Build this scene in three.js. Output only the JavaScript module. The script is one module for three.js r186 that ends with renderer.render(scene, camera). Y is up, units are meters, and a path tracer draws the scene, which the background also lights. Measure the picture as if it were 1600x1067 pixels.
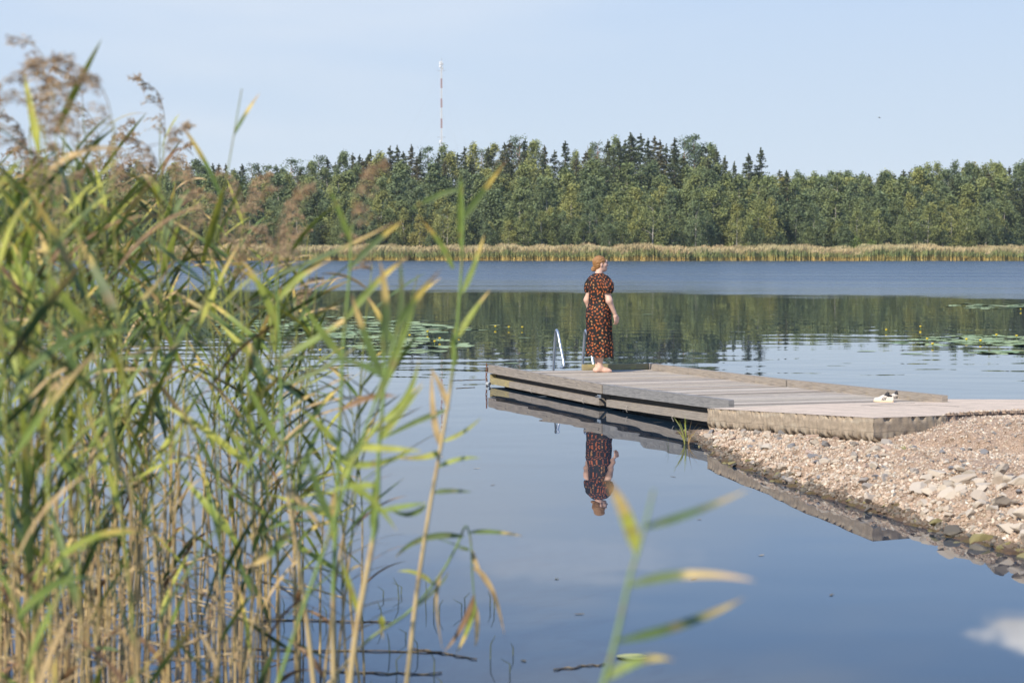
import * as THREE from 'three';
import { mergeGeometries, mergeVertices } from 'three/addons/utils/BufferGeometryUtils.js';
import { MarchingCubes } from 'three/addons/objects/MarchingCubes.js';
import { createNoise2D, createNoise3D } from 'simplex-noise';

// ------------------------------------------------------------------ camera
const F = 3300, CX = 800, CY = 533.5, EYE = 1.96, PITCH = Math.atan(143.5 / F);   // in pixels of the 1600 x 1067 photograph
const scene = new THREE.Scene();
const camera = new THREE.PerspectiveCamera(2 * Math.atan(533.5 / F) * 180 / Math.PI, 1024 / 682, 0.1, 6000);
camera.position.set(0, EYE, 0);
camera.rotation.x = -PITCH;
camera.focus = 29.5;
camera.userData.fStop = 4.0;
const renderer = new THREE.WebGLRenderer({ antialias: true });
renderer.toneMapping = THREE.LinearToneMapping;
renderer.toneMappingExposure = 1.15;
renderer.shadowMap.enabled = true;

// ------------------------------------------------------------------ helpers
const rng = (seed) => () => { seed = (seed + 0x6d2b79f5) | 0; let t = Math.imul(seed ^ (seed >>> 15), 1 | seed); t = (t + Math.imul(t ^ (t >>> 7), 61 | t)) ^ t; return ((t ^ (t >>> 14)) >>> 0) / 4294967296; };
const n2 = createNoise2D(rng(11)), n3 = createNoise3D(rng(12));
const V = (x, y, z) => new THREE.Vector3(x, y, z);
const lerp = (a, b, t) => a + (b - a) * t, clamp = (x, a = 0, b = 1) => Math.min(b, Math.max(a, x));
const smooth = (a, b, x) => { const t = clamp((x - a) / (b - a)); return t * t * (3 - 2 * t); };
const fbm = (x, y, o = 4) => { let s = 0, a = 0.5; for (let i = 0; i < o; i++) { s += a * n2(x, y); x *= 2.03; y *= 2.03; a *= 0.5; } return s; };
// where a sight line through a photo pixel meets a height or a distance
const sight = (px, py) => V((px - CX) / F, -(py - CY) / F, -1).applyAxisAngle(V(1, 0, 0), -PITCH);
const onY = (px, py, y = 0) => { const v = sight(px, py); return v.multiplyScalar((y - EYE) / v.y).add(V(0, EYE, 0)); };
const atD = (px, py, d) => { const v = sight(px, py); return v.multiplyScalar(-d / v.z).add(V(0, EYE, 0)); };
const used = {};
const numbered = (n) => { const k = used[n] = (used[n] ?? -1) + 1; return k ? n + '_' + String(k).padStart(3, '0') : n; };
function tag(o, label, category, group) { o.userData = { label, category }; if (group) o.userData.group = group; return o; }
function thing(name, label, category, group, pos) {
  const o = new THREE.Group(); o.name = numbered(name); if (pos) o.position.copy(pos); scene.add(o); return tag(o, label, category, group);
}
function part(name, geo, mat, parent) { const m = new THREE.Mesh(geo, mat); m.name = name; m.castShadow = m.receiveShadow = true; parent.add(m); return m; }
function solo(name, geo, mat, label, category, group) { const m = part(numbered(name), geo, mat, scene); return tag(m, label, category, group); }
function copyOf(root, label, group, base) {
  const c = root.clone(); c.name = numbered(base); c.userData = { label, category: root.userData.category }; if (group) c.userData.group = group; scene.add(c); return c;
}
function setting(name, geo, mat) { const m = part(numbered(name), geo, mat, scene); m.userData.kind = 'structure'; return m; }
function stuff(o, name, label, category) { o.name = numbered(name); o.userData = { kind: 'stuff', label, category }; o.castShadow = o.receiveShadow = true; scene.add(o); return o; }
function dataTex(w, h, fn, { srgb = false, float = false, rx = 1, ry = 1 } = {}) {
  const d = float ? new Float32Array(w * h * 4) : new Uint8Array(w * h * 4);
  for (let y = 0; y < h; y++) for (let x = 0; x < w; x++) {
    const c = fn(x / w, y / h, x, y), i = (y * w + x) * 4, k = float ? 1 : 255;
    d[i] = c[0] * k; d[i + 1] = c[1] * k; d[i + 2] = c[2] * k; d[i + 3] = k;
  }
  const t = new THREE.DataTexture(d, w, h, THREE.RGBAFormat, float ? THREE.FloatType : THREE.UnsignedByteType);
  t.wrapS = t.wrapT = THREE.RepeatWrapping; t.magFilter = t.minFilter = THREE.LinearFilter; t.repeat.set(rx, ry);
  if (srgb) t.colorSpace = THREE.SRGBColorSpace;
  t.needsUpdate = true; return t;
}
const lin = (r, g, b) => new THREE.Color().setRGB(r, g, b);
const std = (c, rough = 0.85, more = {}) => new THREE.MeshStandardMaterial({ color: lin(...c), roughness: rough, side: THREE.DoubleSide, ...more });
const phy = (c, rough = 0.85, more = {}) => new THREE.MeshPhysicalMaterial({ color: lin(...c), roughness: rough, side: THREE.DoubleSide, ...more });
function geoFrom(pos, idx, { uv, color, smoothN = true } = {}) {
  let g = new THREE.BufferGeometry();
  g.setAttribute('position', new THREE.Float32BufferAttribute(pos, 3));
  if (uv) g.setAttribute('uv', new THREE.Float32BufferAttribute(uv, 2));
  if (color) g.setAttribute('color', new THREE.Float32BufferAttribute(color, 3));
  if (idx) g.setIndex(idx);
  if (!smoothN && idx) g = g.toNonIndexed();
  g.computeVertexNormals(); return g;
}
// a beam between eight corners: bottom ring then top ring, each going round; edges slightly chamfered on the top; uv in metres along the first edge
function beam(b, t, cham = 0.004) {
  const c = [0, 1, 2, 3].reduce((s, i) => s.add(t[i]), V(0, 0, 0)).multiplyScalar(0.25);
  const tin = t.map((p) => { const d = c.clone().sub(p); d.y = 0; const L = d.length(); return p.clone().addScaledVector(d, Math.min(0.45, cham * 1.4 / Math.max(L, 1e-4))); });
  const tl = t.map((p) => V(p.x, p.y - cham, p.z));
  const rings = [b, tl, tin], pos = [], uv = [];
  const quad = (p, q, r, s, lu, lv) => { for (const [k, a, bb] of [[p, 0, 0], [q, lu, 0], [r, lu, lv], [p, 0, 0], [r, lu, lv], [s, 0, lv]]) { pos.push(k.x, k.y, k.z); uv.push(a + off, bb + off2); } };
  const off = (b[0].x * 7.3 + b[0].z * 3.1) % 1, off2 = (b[0].x * 2.7 + b[0].z * 5.9) % 1;
  for (let k = 0; k < 2; k++) for (let i = 0; i < 4; i++) { const j = (i + 1) % 4; const L = rings[k][i].distanceTo(rings[k][j]); quad(rings[k][i], rings[k][j], rings[k + 1][j], rings[k + 1][i], L, rings[k][i].distanceTo(rings[k + 1][i])); }
  quad(tin[0], tin[1], tin[2], tin[3], tin[0].distanceTo(tin[1]), tin[1].distanceTo(tin[2]));
  quad(b[3], b[2], b[1], b[0], b[0].distanceTo(b[1]), b[1].distanceTo(b[2]));
  return geoFrom(pos, null, { uv });
}
const boxBeam = (x0, x1, y0, y1, z0, z1, ch) => beam([V(x0, y0, z1), V(x1, y0, z1), V(x1, y0, z0), V(x0, y0, z0)], [V(x0, y1, z1), V(x1, y1, z1), V(x1, y1, z0), V(x0, y1, z0)], ch);
// tapered tube through points; colours per ring if given
function tube(pts, radii, sides = 7, colors) {
  const pos = [], idx = [], col = [], uv = []; let up = V(0.3, 0.1, 1).normalize(), len = 0;
  for (let i = 0; i < pts.length; i++) {
    const d = pts[Math.min(i + 1, pts.length - 1)].clone().sub(pts[Math.max(i - 1, 0)]).normalize();
    const a = up.clone().addScaledVector(d, -up.dot(d)).normalize(), b = d.clone().cross(a); up = a;
    const r = Array.isArray(radii) ? radii[i] : radii; if (i) len += pts[i].distanceTo(pts[i - 1]);
    for (let k = 0; k <= sides; k++) {
      const t = k / sides * Math.PI * 2, p = pts[i].clone().addScaledVector(a, Math.cos(t) * r).addScaledVector(b, Math.sin(t) * r);
      pos.push(p.x, p.y, p.z); uv.push(len, k / sides); if (colors) col.push(...colors[i]);
      if (i && k) { const w = sides + 1, q = i * w + k; idx.push(q - w - 1, q - w, q, q - w - 1, q, q - 1); }
    }
  }
  return geoFrom(pos, idx, { uv, color: colors ? col : null });
}
const curve = (pts, n) => new THREE.CatmullRomCurve3(pts).getPoints(n);

// ------------------------------------------------------------------ sky and sun
const SUN = V(-0.62 * 0.79, 0.615, 0.785 * 0.79).normalize();       // towards the sun: behind the camera, to the left
{
  const stops = [[0, 0.62, 0.70, 0.78], [3, 0.565, 0.67, 0.785], [6.5, 0.50, 0.625, 0.80], [8, 0.425, 0.60, 0.88], [9.5, 0.36, 0.545, 0.86], [13, 0.26, 0.43, 0.77], [25, 0.20, 0.41, 0.86], [50, 0.12, 0.28, 0.64], [90, 0.08, 0.19, 0.48]];
  const clouds = [[14.4, 9.95, 2.0, 0.75, 1.0], [1.6, 8.2, 3.6, 0.9, 0.10]], r = rng(77);
  for (let i = 0; i < 26; i++) clouds.push([25 + r() * 310, 9 + r() * 16, 2 + r() * 5, 0.6 + r() * 1.2, 0.35 + r() * 0.6]);
  const W = 2048, H = 1024, data = new Float32Array(W * H * 4);
  for (let row = 0; row < H; row++) {
    const el = ((row + 0.5) / H - 0.5) * 180, e = Math.max(0, el); let k = 0; while (e > stops[k + 1][0]) k++;
    const t = (e - stops[k][0]) / (stops[k + 1][0] - stops[k][0]);
    for (let col = 0; col < W; col++) {
      const round = ((col + 0.5) / W - 0.5) * 2 * Math.PI, x = Math.cos(round), z = Math.sin(round), az = Math.atan2(x, -z) * 180 / Math.PI;
      let c = [1, 2, 3].map((i) => lerp(stops[k][i], stops[k + 1][i], t));
      const veil = 0.6 * smooth(-0.15, 0.75, fbm(az * 0.028 + 3.1, e * 0.15 + az * 0.01, 5)) * smooth(0, 4, e) * (1 - smooth(30, 70, e));
      c = c.map((v, i) => lerp(v, [0.72, 0.765, 0.82][i], veil));
      for (const [ca, ce, w, h, a] of clouds) {
        const dx = ((az - ca + 540) % 360 - 180) / w, dy = (e - ce) / (e > ce ? h : h * 0.55);
        if (Math.abs(dx) > 1.5 || Math.abs(dy) > 1.6) continue;
        const d = dx * dx + dy * dy + 0.75 * fbm(az * 0.8 + ca, e * 1.5, 5), m = a * smooth(1.0, 0.45, d);
        const lit = lerp(1.1, 1.75, smooth(-0.6, 0.9, dy + 0.5 * fbm(az * 1.6, e * 2.5, 3)));
        c = c.map((v, i) => lerp(v, lit * [1, 0.985, 0.99][i], m));
      }
      const i = (row * W + col) * 4; data[i] = c[0]; data[i + 1] = c[1]; data[i + 2] = c[2]; data[i + 3] = 1;
    }
  }
  const sky = new THREE.DataTexture(data, W, H, THREE.RGBAFormat, THREE.FloatType);
  sky.mapping = THREE.EquirectangularReflectionMapping; sky.magFilter = THREE.LinearFilter; sky.needsUpdate = true;
  scene.background = sky; scene.environment = sky;
}
const sun = new THREE.DirectionalLight(lin(1, 0.90, 0.75), 5.0);
sun.name = 'sun'; sun.position.copy(SUN).multiplyScalar(300); sun.castShadow = true; sun.shadow.radius = 1;
Object.assign(sun.shadow.camera, { left: -60, right: 60, top: 60, bottom: -60, near: 1, far: 900 }); sun.shadow.mapSize.set(4096, 4096);
scene.add(sun, sun.target);

// the air over the lake
scene.fog = new THREE.FogExp2(lin(0.75, 0.86, 1.0), 0.0001);

// ------------------------------------------------------------------ lake
{
  const N = 1024, T = 32, r = rng(5), waves = [];
  for (let i = 0; i < 90; i++) {
    const lam = 0.35 * Math.pow(14, r()), dir = (r() + r() - 1) * 1.3 + Math.PI / 2 + 0.25, kx = Math.round(T / lam * Math.cos(dir)), ky = Math.round(T / lam * Math.sin(dir));
    waves.push([kx, ky, r() * 6.283, 0.00042 * (0.6 + r()) * (lam < 0.7 ? 0.6 : 1) * (lam > 2.5 ? 0.6 : 1)]);
  }
  // slopes separate in x and y per wave, so tables make it quick
  const sx = new Float32Array(N * N), sy = new Float32Array(N * N);
  for (const [kx, ky, ph, s] of waves) {
    const L = Math.hypot(kx, ky) || 1, cx = new Float32Array(N), snx = new Float32Array(N);
    for (let x = 0; x < N; x++) { cx[x] = Math.cos(6.28318 * kx * x / N); snx[x] = Math.sin(6.28318 * kx * x / N); }
    for (let y = 0; y < N; y++) { const a = 6.28318 * ky * y / N + ph, ca = Math.cos(a), sa = Math.sin(a); for (let x = 0; x < N; x++) { const c = s * (cx[x] * ca - snx[x] * sa); sx[y * N + x] += c * kx / L; sy[y * N + x] += c * ky / L; } }
  }
  const normalMap = dataTex(N, N, (u, v, x, y) => { const m = 0.45 + 0.9 * smooth(-0.5, 0.6, Math.sin(6.28318 * u + 1) * Math.cos(6.28318 * v) * 0.5 + 0.3 * Math.sin(12.566 * v + 6.283 * u)), i = y * N + x; return [0.5 - 0.5 * sx[i] * m, 0.5 - 0.5 * sy[i] * m, 1]; }, { float: true });
  // wind roughens the middle of the lake; it lies calm near the dock and in the lee of the far reeds
  const rough = dataTex(512, 1024, (u, v) => {
    const x = (u - 0.5) * 300, d = v * 420;
    const edge = Math.max(58, 95 + 3 * n2(x * 0.02, 3) + 1.5 * n2(x * 0.07, 9) - 0.9 * Math.max(0, x - 3));
    let k = smooth(edge - 3, edge + 9, d + 4 * n2(x * 0.12, d * 0.22) + 3 * n2(x * 0.4, d * 0.5)) * (0.62 + 0.38 * smooth(edge, edge + 70, d));
    k *= 1 - smooth(352, 372, d + 5 * n2(x * 0.03, 1)) * smooth(-10, 30, x + 15 * n2(d * 0.02, x * 0.01)) * 0.9;
    const g = 0.010 + 0.25 * k * (1 + 0.45 * fbm(x * 0.012, d * 0.09, 4)); return [g, g, g];
  }, { float: true });
  rough.channel = 1; rough.wrapS = rough.wrapT = THREE.ClampToEdgeWrapping;
  const mat = phy([0.013, 0.029, 0.050], 1, { normalMap, roughnessMap: rough, ior: 1.333 }); mat.normalScale.set(1, 1);
  const g = new THREE.PlaneGeometry(900, 470, 90, 47).rotateX(-Math.PI / 2).translate(0, 0, -195), p = g.attributes.position, uv1 = [];
  for (let i = 0; i < p.count; i++) { const x = p.getX(i), z = p.getZ(i); g.attributes.uv.setXY(i, x / T, -z / T); uv1.push(x / 300 + 0.5, -z / 420); }
  g.setAttribute('uv1', new THREE.Float32BufferAttribute(uv1, 2));
  setting('water', g, mat);
}

// ------------------------------------------------------------------ far shore: hill, forest, reed belt, mast
const SHORE = (x) => 378 + 6 * n2(x * 0.012, 4) + (x > 20 ? (x - 20) * 0.35 : 0);
const hill = (x, d) => { const k = d - SHORE(x) - 14; return k < 0 ? -0.6 + Math.max(-3, k * 0.05) : 0.35 + smooth(0, 160, k) * (9 + 4.5 * Math.exp(-(((x - 22) / 36) ** 2))) + 0.4 * n2(x * 0.03, d * 0.03) * smooth(0, 20, k); };
{
  const pos = [], idx = [], nx = 90, nd = 60;
  for (let j = 0; j <= nd; j++) for (let i = 0; i <= nx; i++) { const x = -450 + 900 * i / nx, d = 368 + 800 * Math.pow(j / nd, 1.8); pos.push(x, hill(x, d), -d); if (i && j) { const w = nx + 1, q = j * w + i; idx.push(q - w - 1, q - w, q, q - w - 1, q, q - 1); } }
  setting('terrain', geoFrom(pos, idx), std([0.05, 0.065, 0.03], 1));
}
{ // the belt of reeds along the far shore: far too many to count
  const r = rng(21), pos = [], idx = [], col = [];
  const blade = (x, z, y0, y1, w, lean, c) => { const a = r() * 3.14, dx = Math.cos(a) * w, dz = Math.sin(a) * w, q = pos.length / 3, lx = lean; pos.push(x - dx, y0, z - dz, x + dx, y0, z + dz, x + dx + lx, y1 * 0.75 + y0 * 0.25, z + dz, x + lx * 1.4, y1, z); for (let i = 0; i < 4; i++) col.push(...c); idx.push(q, q + 1, q + 2, q, q + 2, q + 3); };
  for (let i = 0; i < 26; i++) {
    const x = (r() + r() - 1) * 1.3, z = (r() + r() - 1) * 1.3, h = 2.1 + r() * 1.0, t = r(), v = 0.8 + 0.4 * r();
    blade(x, z, 0, h * 0.45, 0.03, (r() - 0.5) * 0.2, [0.66 * v, 0.49 * v, 0.16 * v]);
    for (let k = 0; k < 3; k++) blade(x, z, h * (0.25 + r() * 0.3), h * (0.7 + 0.2 * r()), 0.035, (r() - 0.5) * 0.7, t < 0.75 ? [0.30 * v, 0.33 * v, 0.13 * v] : [0.50 * v, 0.44 * v, 0.16 * v]);
    blade(x, z, h * 0.78, h, 0.06, 0.1 + r() * 0.2, [0.43 * v, 0.35 * v, 0.19 * v]);
    if (t < 0.5) blade(x, z, h * 0.74, h * 0.95, 0.05, 0.2 * r(), [0.42 * v, 0.33 * v, 0.19 * v]);
  }
  const g = geoFrom(pos, idx, { color: col }), N = 9000, im = new THREE.InstancedMesh(g, std([1, 1, 1], 0.9, { vertexColors: true }), N), m = new THREE.Matrix4(), q = new THREE.Quaternion(), c = new THREE.Color();
  for (let i = 0; i < N; i++) {
    const x = -125 + 260 * r(), d = SHORE(x) + 16 * Math.pow(r(), 0.8), s = 0.66 + 0.30 * r() + 0.16 * n2(x * 0.06, 2) + 0.10 * n2(x * 0.2, 8);
    m.compose(V(x, hill(x, d) < 0 ? -0.1 : hill(x, d) - 0.05, -d), q.setFromAxisAngle(V(0, 1, 0), r() * 6.283), V(1, s, 1)); im.setMatrixAt(i, m);
    const k = 0.5 + 0.5 * n2(x * 0.045, d * 0.1); c.setRGB(0.85 + 0.3 * k, 0.95 + 0.12 * k, 0.9 + 0.15 * k); im.setColorAt(i, c);
  }
  stuff(im, 'far_reed_belt', 'long tan and green belt of reeds along the far shore', 'reeds');
}
// leaf-sized faces spread through a crown
function leafCloud(r, pts, size, tint) {
  const pos = [], idx = [], col = [];
  for (const [x, y, z, s, c] of pts) {
    const n = V(r() - 0.5, r() * 0.9 - 0.1, r() - 0.5).normalize(), a = V(r() - 0.5, r() - 0.5, r() - 0.5).cross(n).normalize(), b = n.clone().cross(a), L = size * s * (0.7 + 0.6 * r()), w = L * (0.45 + 0.3 * r()), q = pos.length / 3;
    for (const [u, v, k] of [[-1, 0, 0], [0, -1, 0.12], [1, 0, 0], [0, 1, 0.12]]) pos.push(x + a.x * u * L + b.x * v * w + n.x * k * L, y + a.y * u * L + b.y * v * w + n.y * k * L, z + a.z * u * L + b.z * v * w + n.z * k * L);
    const k = c * (0.82 + 0.36 * r()); for (let i = 0; i < 4; i++) col.push(tint[0] * k, tint[1] * k, tint[2] * k);
    idx.push(q, q + 1, q + 2, q, q + 2, q + 3);
  }
  return geoFrom(pos, idx, { color: col });
}
const crownMats = {
  birch: [[0.23, 0.26, 0.085], [0.275, 0.285, 0.085], [0.185, 0.225, 0.085], [0.15, 0.195, 0.085], [0.31, 0.285, 0.08]].map((c) => std(c, 0.75, { vertexColors: true })),
  spruce: [[0.075, 0.096, 0.040], [0.09, 0.105, 0.042], [0.115, 0.108, 0.048]].map((c) => std(c, 0.85, { vertexColors: true })),
  pine: [[0.115, 0.16, 0.085], [0.125, 0.165, 0.08]].map((c) => std(c, 0.8, { vertexColors: true })),
};
const barkBirch = std([0.46, 0.43, 0.38], 0.9), barkDark = std([0.12, 0.09, 0.065], 0.95), barkPine = std([0.30, 0.15, 0.075], 0.9), barkDead = std([0.30, 0.28, 0.26], 0.95);
function trunkWithLimbs(r, h, rad, limbs, from) {
  const gs = [tube(curve([V(0, -0.4, 0), V((r() - 0.5) * 0.3, h * 0.35, (r() - 0.5) * 0.3), V((r() - 0.5) * 0.5, h * 0.7, (r() - 0.5) * 0.5), V(0, h * 0.97, 0)], 8), Array.from({ length: 9 }, (_, i) => rad * (1 - i / 9.3)), 6)];
  for (let i = 0; i < limbs; i++) { const y = h * (from + (0.9 - from) * i / limbs), a = r() * 6.283, L = h * 0.16 * (1 - i / limbs * 0.6); gs.push(tube([V(0, y, 0), V(Math.cos(a) * L * 0.5, y + L * 0.45, Math.sin(a) * L * 0.5), V(Math.cos(a) * L, y + L * 0.7, Math.sin(a) * L)], [rad * 0.35, rad * 0.22, 0.015], 4)); }
  return mergeGeometries(gs);
}
function makeBirch(seed, slim, leafSize = 0.135) {
  const r = rng(seed), H = 12, pts = [], W = slim * H;
  const n = 70;
  for (let k = 0; k < n; k++) {
    const t = Math.pow(r(), 0.85), y = H * (0.05 + 0.93 * t), prof = Math.pow(Math.sin(Math.PI * clamp(0.17 + 0.80 * t)), 0.75) * (t > 0.6 ? 1 - (t - 0.6) * 0.9 : 1), a = r() * 6.283, R = W * prof * (0.35 + 0.7 * Math.sqrt(r())), cx = Math.cos(a) * R, cz = Math.sin(a) * R, rr = (0.38 + 0.5 * r()) * (0.55 + 0.6 * prof), shade = 0.78 + 0.44 * r();
    for (let i = 0; i < 78; i++) { const u = V(r() + r() - 1, r() + r() - 1, r() + r() - 1).multiplyScalar(rr * 1.3); pts.push([cx + u.x, y + u.y * 1.35 - 0.3 * Math.hypot(u.x, u.z), cz + u.z, 1, shade]); }
  }
  for (let i = 0; i < 60; i++) { const t = r(); pts.push([(r() - 0.5) * 0.5 * (1 - t), H * (0.9 + 0.1 * t), (r() - 0.5) * 0.5 * (1 - t), 0.8, 1]); }
  const o = new THREE.Group(); o.userData = { category: 'tree' };
  part('trunk', trunkWithLimbs(r, H, 0.11, 7, 0.3), barkBirch, o); part('crown', leafCloud(r, pts, leafSize, [1, 1, 1]), crownMats.birch[0], o); return o;
}
function makeSpruce(seed, wide) {
  const r = rng(seed), H = 18, pts = [];
  for (let lev = 0; lev < 34; lev++) {
    const t = lev / 34, y0 = H * (0.08 + 0.91 * t) + (r() - 0.5) * 0.5 * (1 - t), L0 = H * wide * Math.pow(1 - t, 0.8) * (0.82 + 0.36 * r()) + 0.12, nb = Math.round(9 - 4 * t);
    for (let b = 0; b < nb; b++) {
      const a = r() * 6.283, L = L0 * (0.6 + 0.6 * r()), shade = 0.75 + 0.5 * r(), lift = (r() - 0.5) * 0.55;
      for (let i = 0; i < 13; i++) { const u = 0.12 + 0.9 * (i + r()) / 9, d = L * u, w = (r() - 0.5) * 0.5 * (1.1 - u * 0.6) * Math.min(1, L); pts.push([Math.cos(a) * d - Math.sin(a) * w, y0 + lift - L * 0.32 * u + L * 0.16 * u * u - r() * 0.26, Math.sin(a) * d + Math.cos(a) * w, 1, shade]); }
    }
  }
  for (let i = 0; i < 26; i++) pts.push([(r() - 0.5) * 0.16, H * (0.965 + 0.035 * r()), (r() - 0.5) * 0.16, 0.7, 1]);
  const o = new THREE.Group(); o.userData = { category: 'tree' };
  part('trunk', trunkWithLimbs(r, H, 0.19, 4, 0.15), barkDark, o); part('crown', leafCloud(r, pts, 0.21, [1, 1, 1]), crownMats.spruce[0], o); return o;
}
function makePine(seed) {
  const r = rng(seed), H = 18, pts = [];
  for (let k = 0; k < 34; k++) {
    const t = r(), y = H * (0.5 + 0.47 * t), a = r() * 6.283, R = H * 0.15 * Math.sqrt(Math.max(0, 1 - (2 * t - 0.85) ** 2 * 0.55)) * (0.3 + 0.75 * r()), rr = 0.7 + 0.5 * r(), sh = 0.8 + 0.4 * r();
    for (let i = 0; i < 48; i++) { const u = V(r() + r() - 1, (r() + r() - 1) * 0.55, r() + r() - 1).multiplyScalar(rr * 1.3); pts.push([Math.cos(a) * R + u.x, y + u.y, Math.sin(a) * R + u.z, 1, sh]); }
  }
  const o = new THREE.Group(); o.userData = { category: 'tree' };
  part('trunk', trunkWithLimbs(r, H, 0.2, 9, 0.5), barkPine, o); part('crown', leafCloud(r, pts, 0.19, [1, 1, 1]), crownMats.pine[0], o); return o;
}
{
  const birches = [[101, 0.16], [102, 0.19], [103, 0.21], [104, 0.24], [105, 0.17], [106, 0.20]].map((a) => makeBirch(...a)), aspens = [[111, 0.12], [112, 0.14], [113, 0.155], [114, 0.13]].map((a) => makeBirch(...a, 0.145)), spruces = [[201, 0.18], [202, 0.21], [203, 0.24], [204, 0.16], [205, 0.20], [206, 0.27]].map((a) => makeSpruce(...a)), pines = [301, 302].map(makePine), r = rng(31);
  const place = (list, mats, H0, x, d, top, name, label, group, wide = 1, mat = null) => {
    const g = hill(x, d), h = Math.max(3, top - g), proto = list[Math.floor(r() * list.length)], o = copyOf(proto, label, group, name), s = h / H0, sw = wide * Math.pow(s, 0.75) * (0.9 + 0.25 * r());
    o.position.set(x, g, -d); o.scale.set(sw, s, sw); o.rotation.y = r() * 6.283;
    o.children[1].material = mat ?? mats[Math.floor(r() * mats.length)]; return o;
  };
  // the skyline read from the photograph: tops of the highest trees, in pixels
  const line = [[-40, 258], [150, 256], [300, 252], [400, 256], [480, 248], [530, 240], [575, 230], [645, 226], [700, 232], [740, 226], [790, 224], [815, 215], [845, 226], [885, 216], [912, 236], [935, 217], [985, 210], [1040, 216], [1080, 213], [1115, 228], [1145, 246], [1160, 268], [1250, 268], [1345, 268], [1390, 270], [1420, 258], [1500, 254], [1550, 250], [1640, 248]];
  const sky = (px) => { let k = 0; while (k < line.length - 2 && px > line[k + 1][0]) k++; return lerp(line[k][1], line[k + 1][1], (px - line[k][0]) / (line[k + 1][0] - line[k][0])); };
  const topAt = (py, d) => EYE + (390 - py) / F * d;
  const where = (px) => px < 480 ? 'behind the reeds' : px < 660 ? 'left of the radio mast' : px < 830 ? 'right of the radio mast' : px < 1150 ? 'on the middle rise' : px < 1400 ? 'in the saddle' : 'at the right edge';
  // young birches behind the far reeds, in rows that climb the slope
  const rows = [[0, 330, 50, 0], [9, 312, 50, 1], [20, 292, 50, 2], [33, 274, 50, 3], [50, 262, 48, 4]];
  for (const [back, py, n, row] of rows) for (let i = 0; i < n; i++) {
    const px = -30 + 1670 * (i + 0.15 + 0.7 * r()) / n, d0 = 399 + back, x = (px - 800) / F * d0, d = d0 + (r() - 0.5) * 7 + SHORE(x) - 378, want = Math.max(py + 20 * n2(px * 0.011, row * 3) + 22 * (r() - 0.5), sky(px) + (px < 1150 ? 20 : 8));
    const mix = n2(px * 0.006 + 5, row * 0.7), mi = clamp(Math.floor(2 + 1.6 * mix + (r() - 0.5) * 3), 0, 4);
    place(birches, null, 12, x, d, topAt(want, d), 'birch_tree', row === 0 ? 'slender birch in the front row of the far forest ' + where(px) : 'leafy birch further back in the forest ' + where(px), 'birches of the far forest ' + (row ? 'slope' : 'edge'), row ? 1.35 : 1.15, crownMats.birch[mi]);
  }
  // slimmer, darker aspens fill the gaps between them
  for (const [back, py, n] of [[-2, 352, 44], [4, 334, 46], [14, 306, 44], [27, 284, 42], [42, 268, 36]]) for (let i = 0; i < n; i++) {
    const px = -30 + 1670 * (i + r()) / n, d0 = 399 + back, x = (px - 800) / F * d0, d = d0 + (r() - 0.5) * 6 + SHORE(x) - 378, want = Math.max(py + 26 * (r() - 0.5), sky(px) + (px < 1150 ? 18 : 6));
    place(aspens, null, 12, x, d, topAt(want, d), 'aspen_tree', (back < 6 ? 'young slim aspen at the foot of the far forest ' : 'slim grey-green aspen among the birches ') + where(px), 'aspens of the far forest', 1.45, crownMats.birch[2 + Math.floor(r() * 2)]);
  }
  // spruces and pines of the skyline
  for (let px = -20, i = 0; px < 1630; i++, px += 8 + 9 * r()) {
    const saddle = px > 1150 && px < 1410, d = 462 + 30 * r(), x = (px - 800) / F * d, py = sky(px) + 13 * Math.pow(r(), 1.5) - 3 + (i % 3 ? 7 * r() : 0);
    const kind = saddle || px > 1440 ? r() < 0.62 : r() < 0.16, label = where(px);
    if (kind) place(birches, null, 12, x, d, topAt(py, d), 'birch_tree', 'tall birch reaching the skyline of the far forest ' + label, 'birches on the skyline', 1.1, crownMats.birch[Math.floor(r() * 4)]);
    else if (r() < 0.14) place(pines, crownMats.pine, 18, x, d, topAt(py, d), 'pine_tree', 'round-topped pine among the skyline spruces ' + label, 'pines on the skyline', 1);
    else place(spruces, crownMats.spruce, 18, x, d, topAt(py, d), 'spruce_tree', 'dark pointed spruce on the skyline ' + label, 'spruces on the skyline', 0.95 + 0.2 * r());
  }
  for (let i = 0; i < 46; i++) { // a second line just below
    const px = 420 + 1200 * r(), d = 452 + 10 * r(), x = (px - 800) / F * d; if (px > 1160 && px < 1400 && r() < 0.7) continue;
    place(spruces, crownMats.spruce, 18, x, d, topAt(sky(px) + 12 + 22 * r(), d), 'spruce_tree', 'dark spruce standing among birches below the skyline ' + where(px), 'spruces below the skyline', 1.05);
  }
  // trees that stand out
  const one = (list, mats, H0, px, py, d, name, label, wide) => place(list, mats, H0, (px - 800) / F * d, d, topAt(py, d), name, label, null, wide, mats[0]);
  one(spruces, crownMats.spruce, 18, 1188, 231, 455, 'spruce_tree', 'lone tall spruce standing clear above the saddle of the skyline', 1.0);
  one(spruces, crownMats.spruce, 18, 1169, 240, 453, 'spruce_tree', 'spruce close beside and left of the lone tall spruce', 1.0);
  one(spruces, crownMats.spruce, 18, 1228, 266, 424, 'spruce_tree', 'broad brown-green spruce right of and below the lone tall spruce', 1.15);
  one(spruces, crownMats.spruce, 18, 985, 208, 440, 'spruce_tree', 'very dark broad spruce at the front of the middle rise', 1.25);
  one(spruces, crownMats.spruce, 18, 968, 222, 437, 'spruce_tree', 'dark spruce left of the very dark broad one', 1.1);
  one(pines, crownMats.pine, 18, 812, 211, 470, 'pine_tree', 'bushy pine standing highest right of the radio mast', 1.0);
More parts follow.
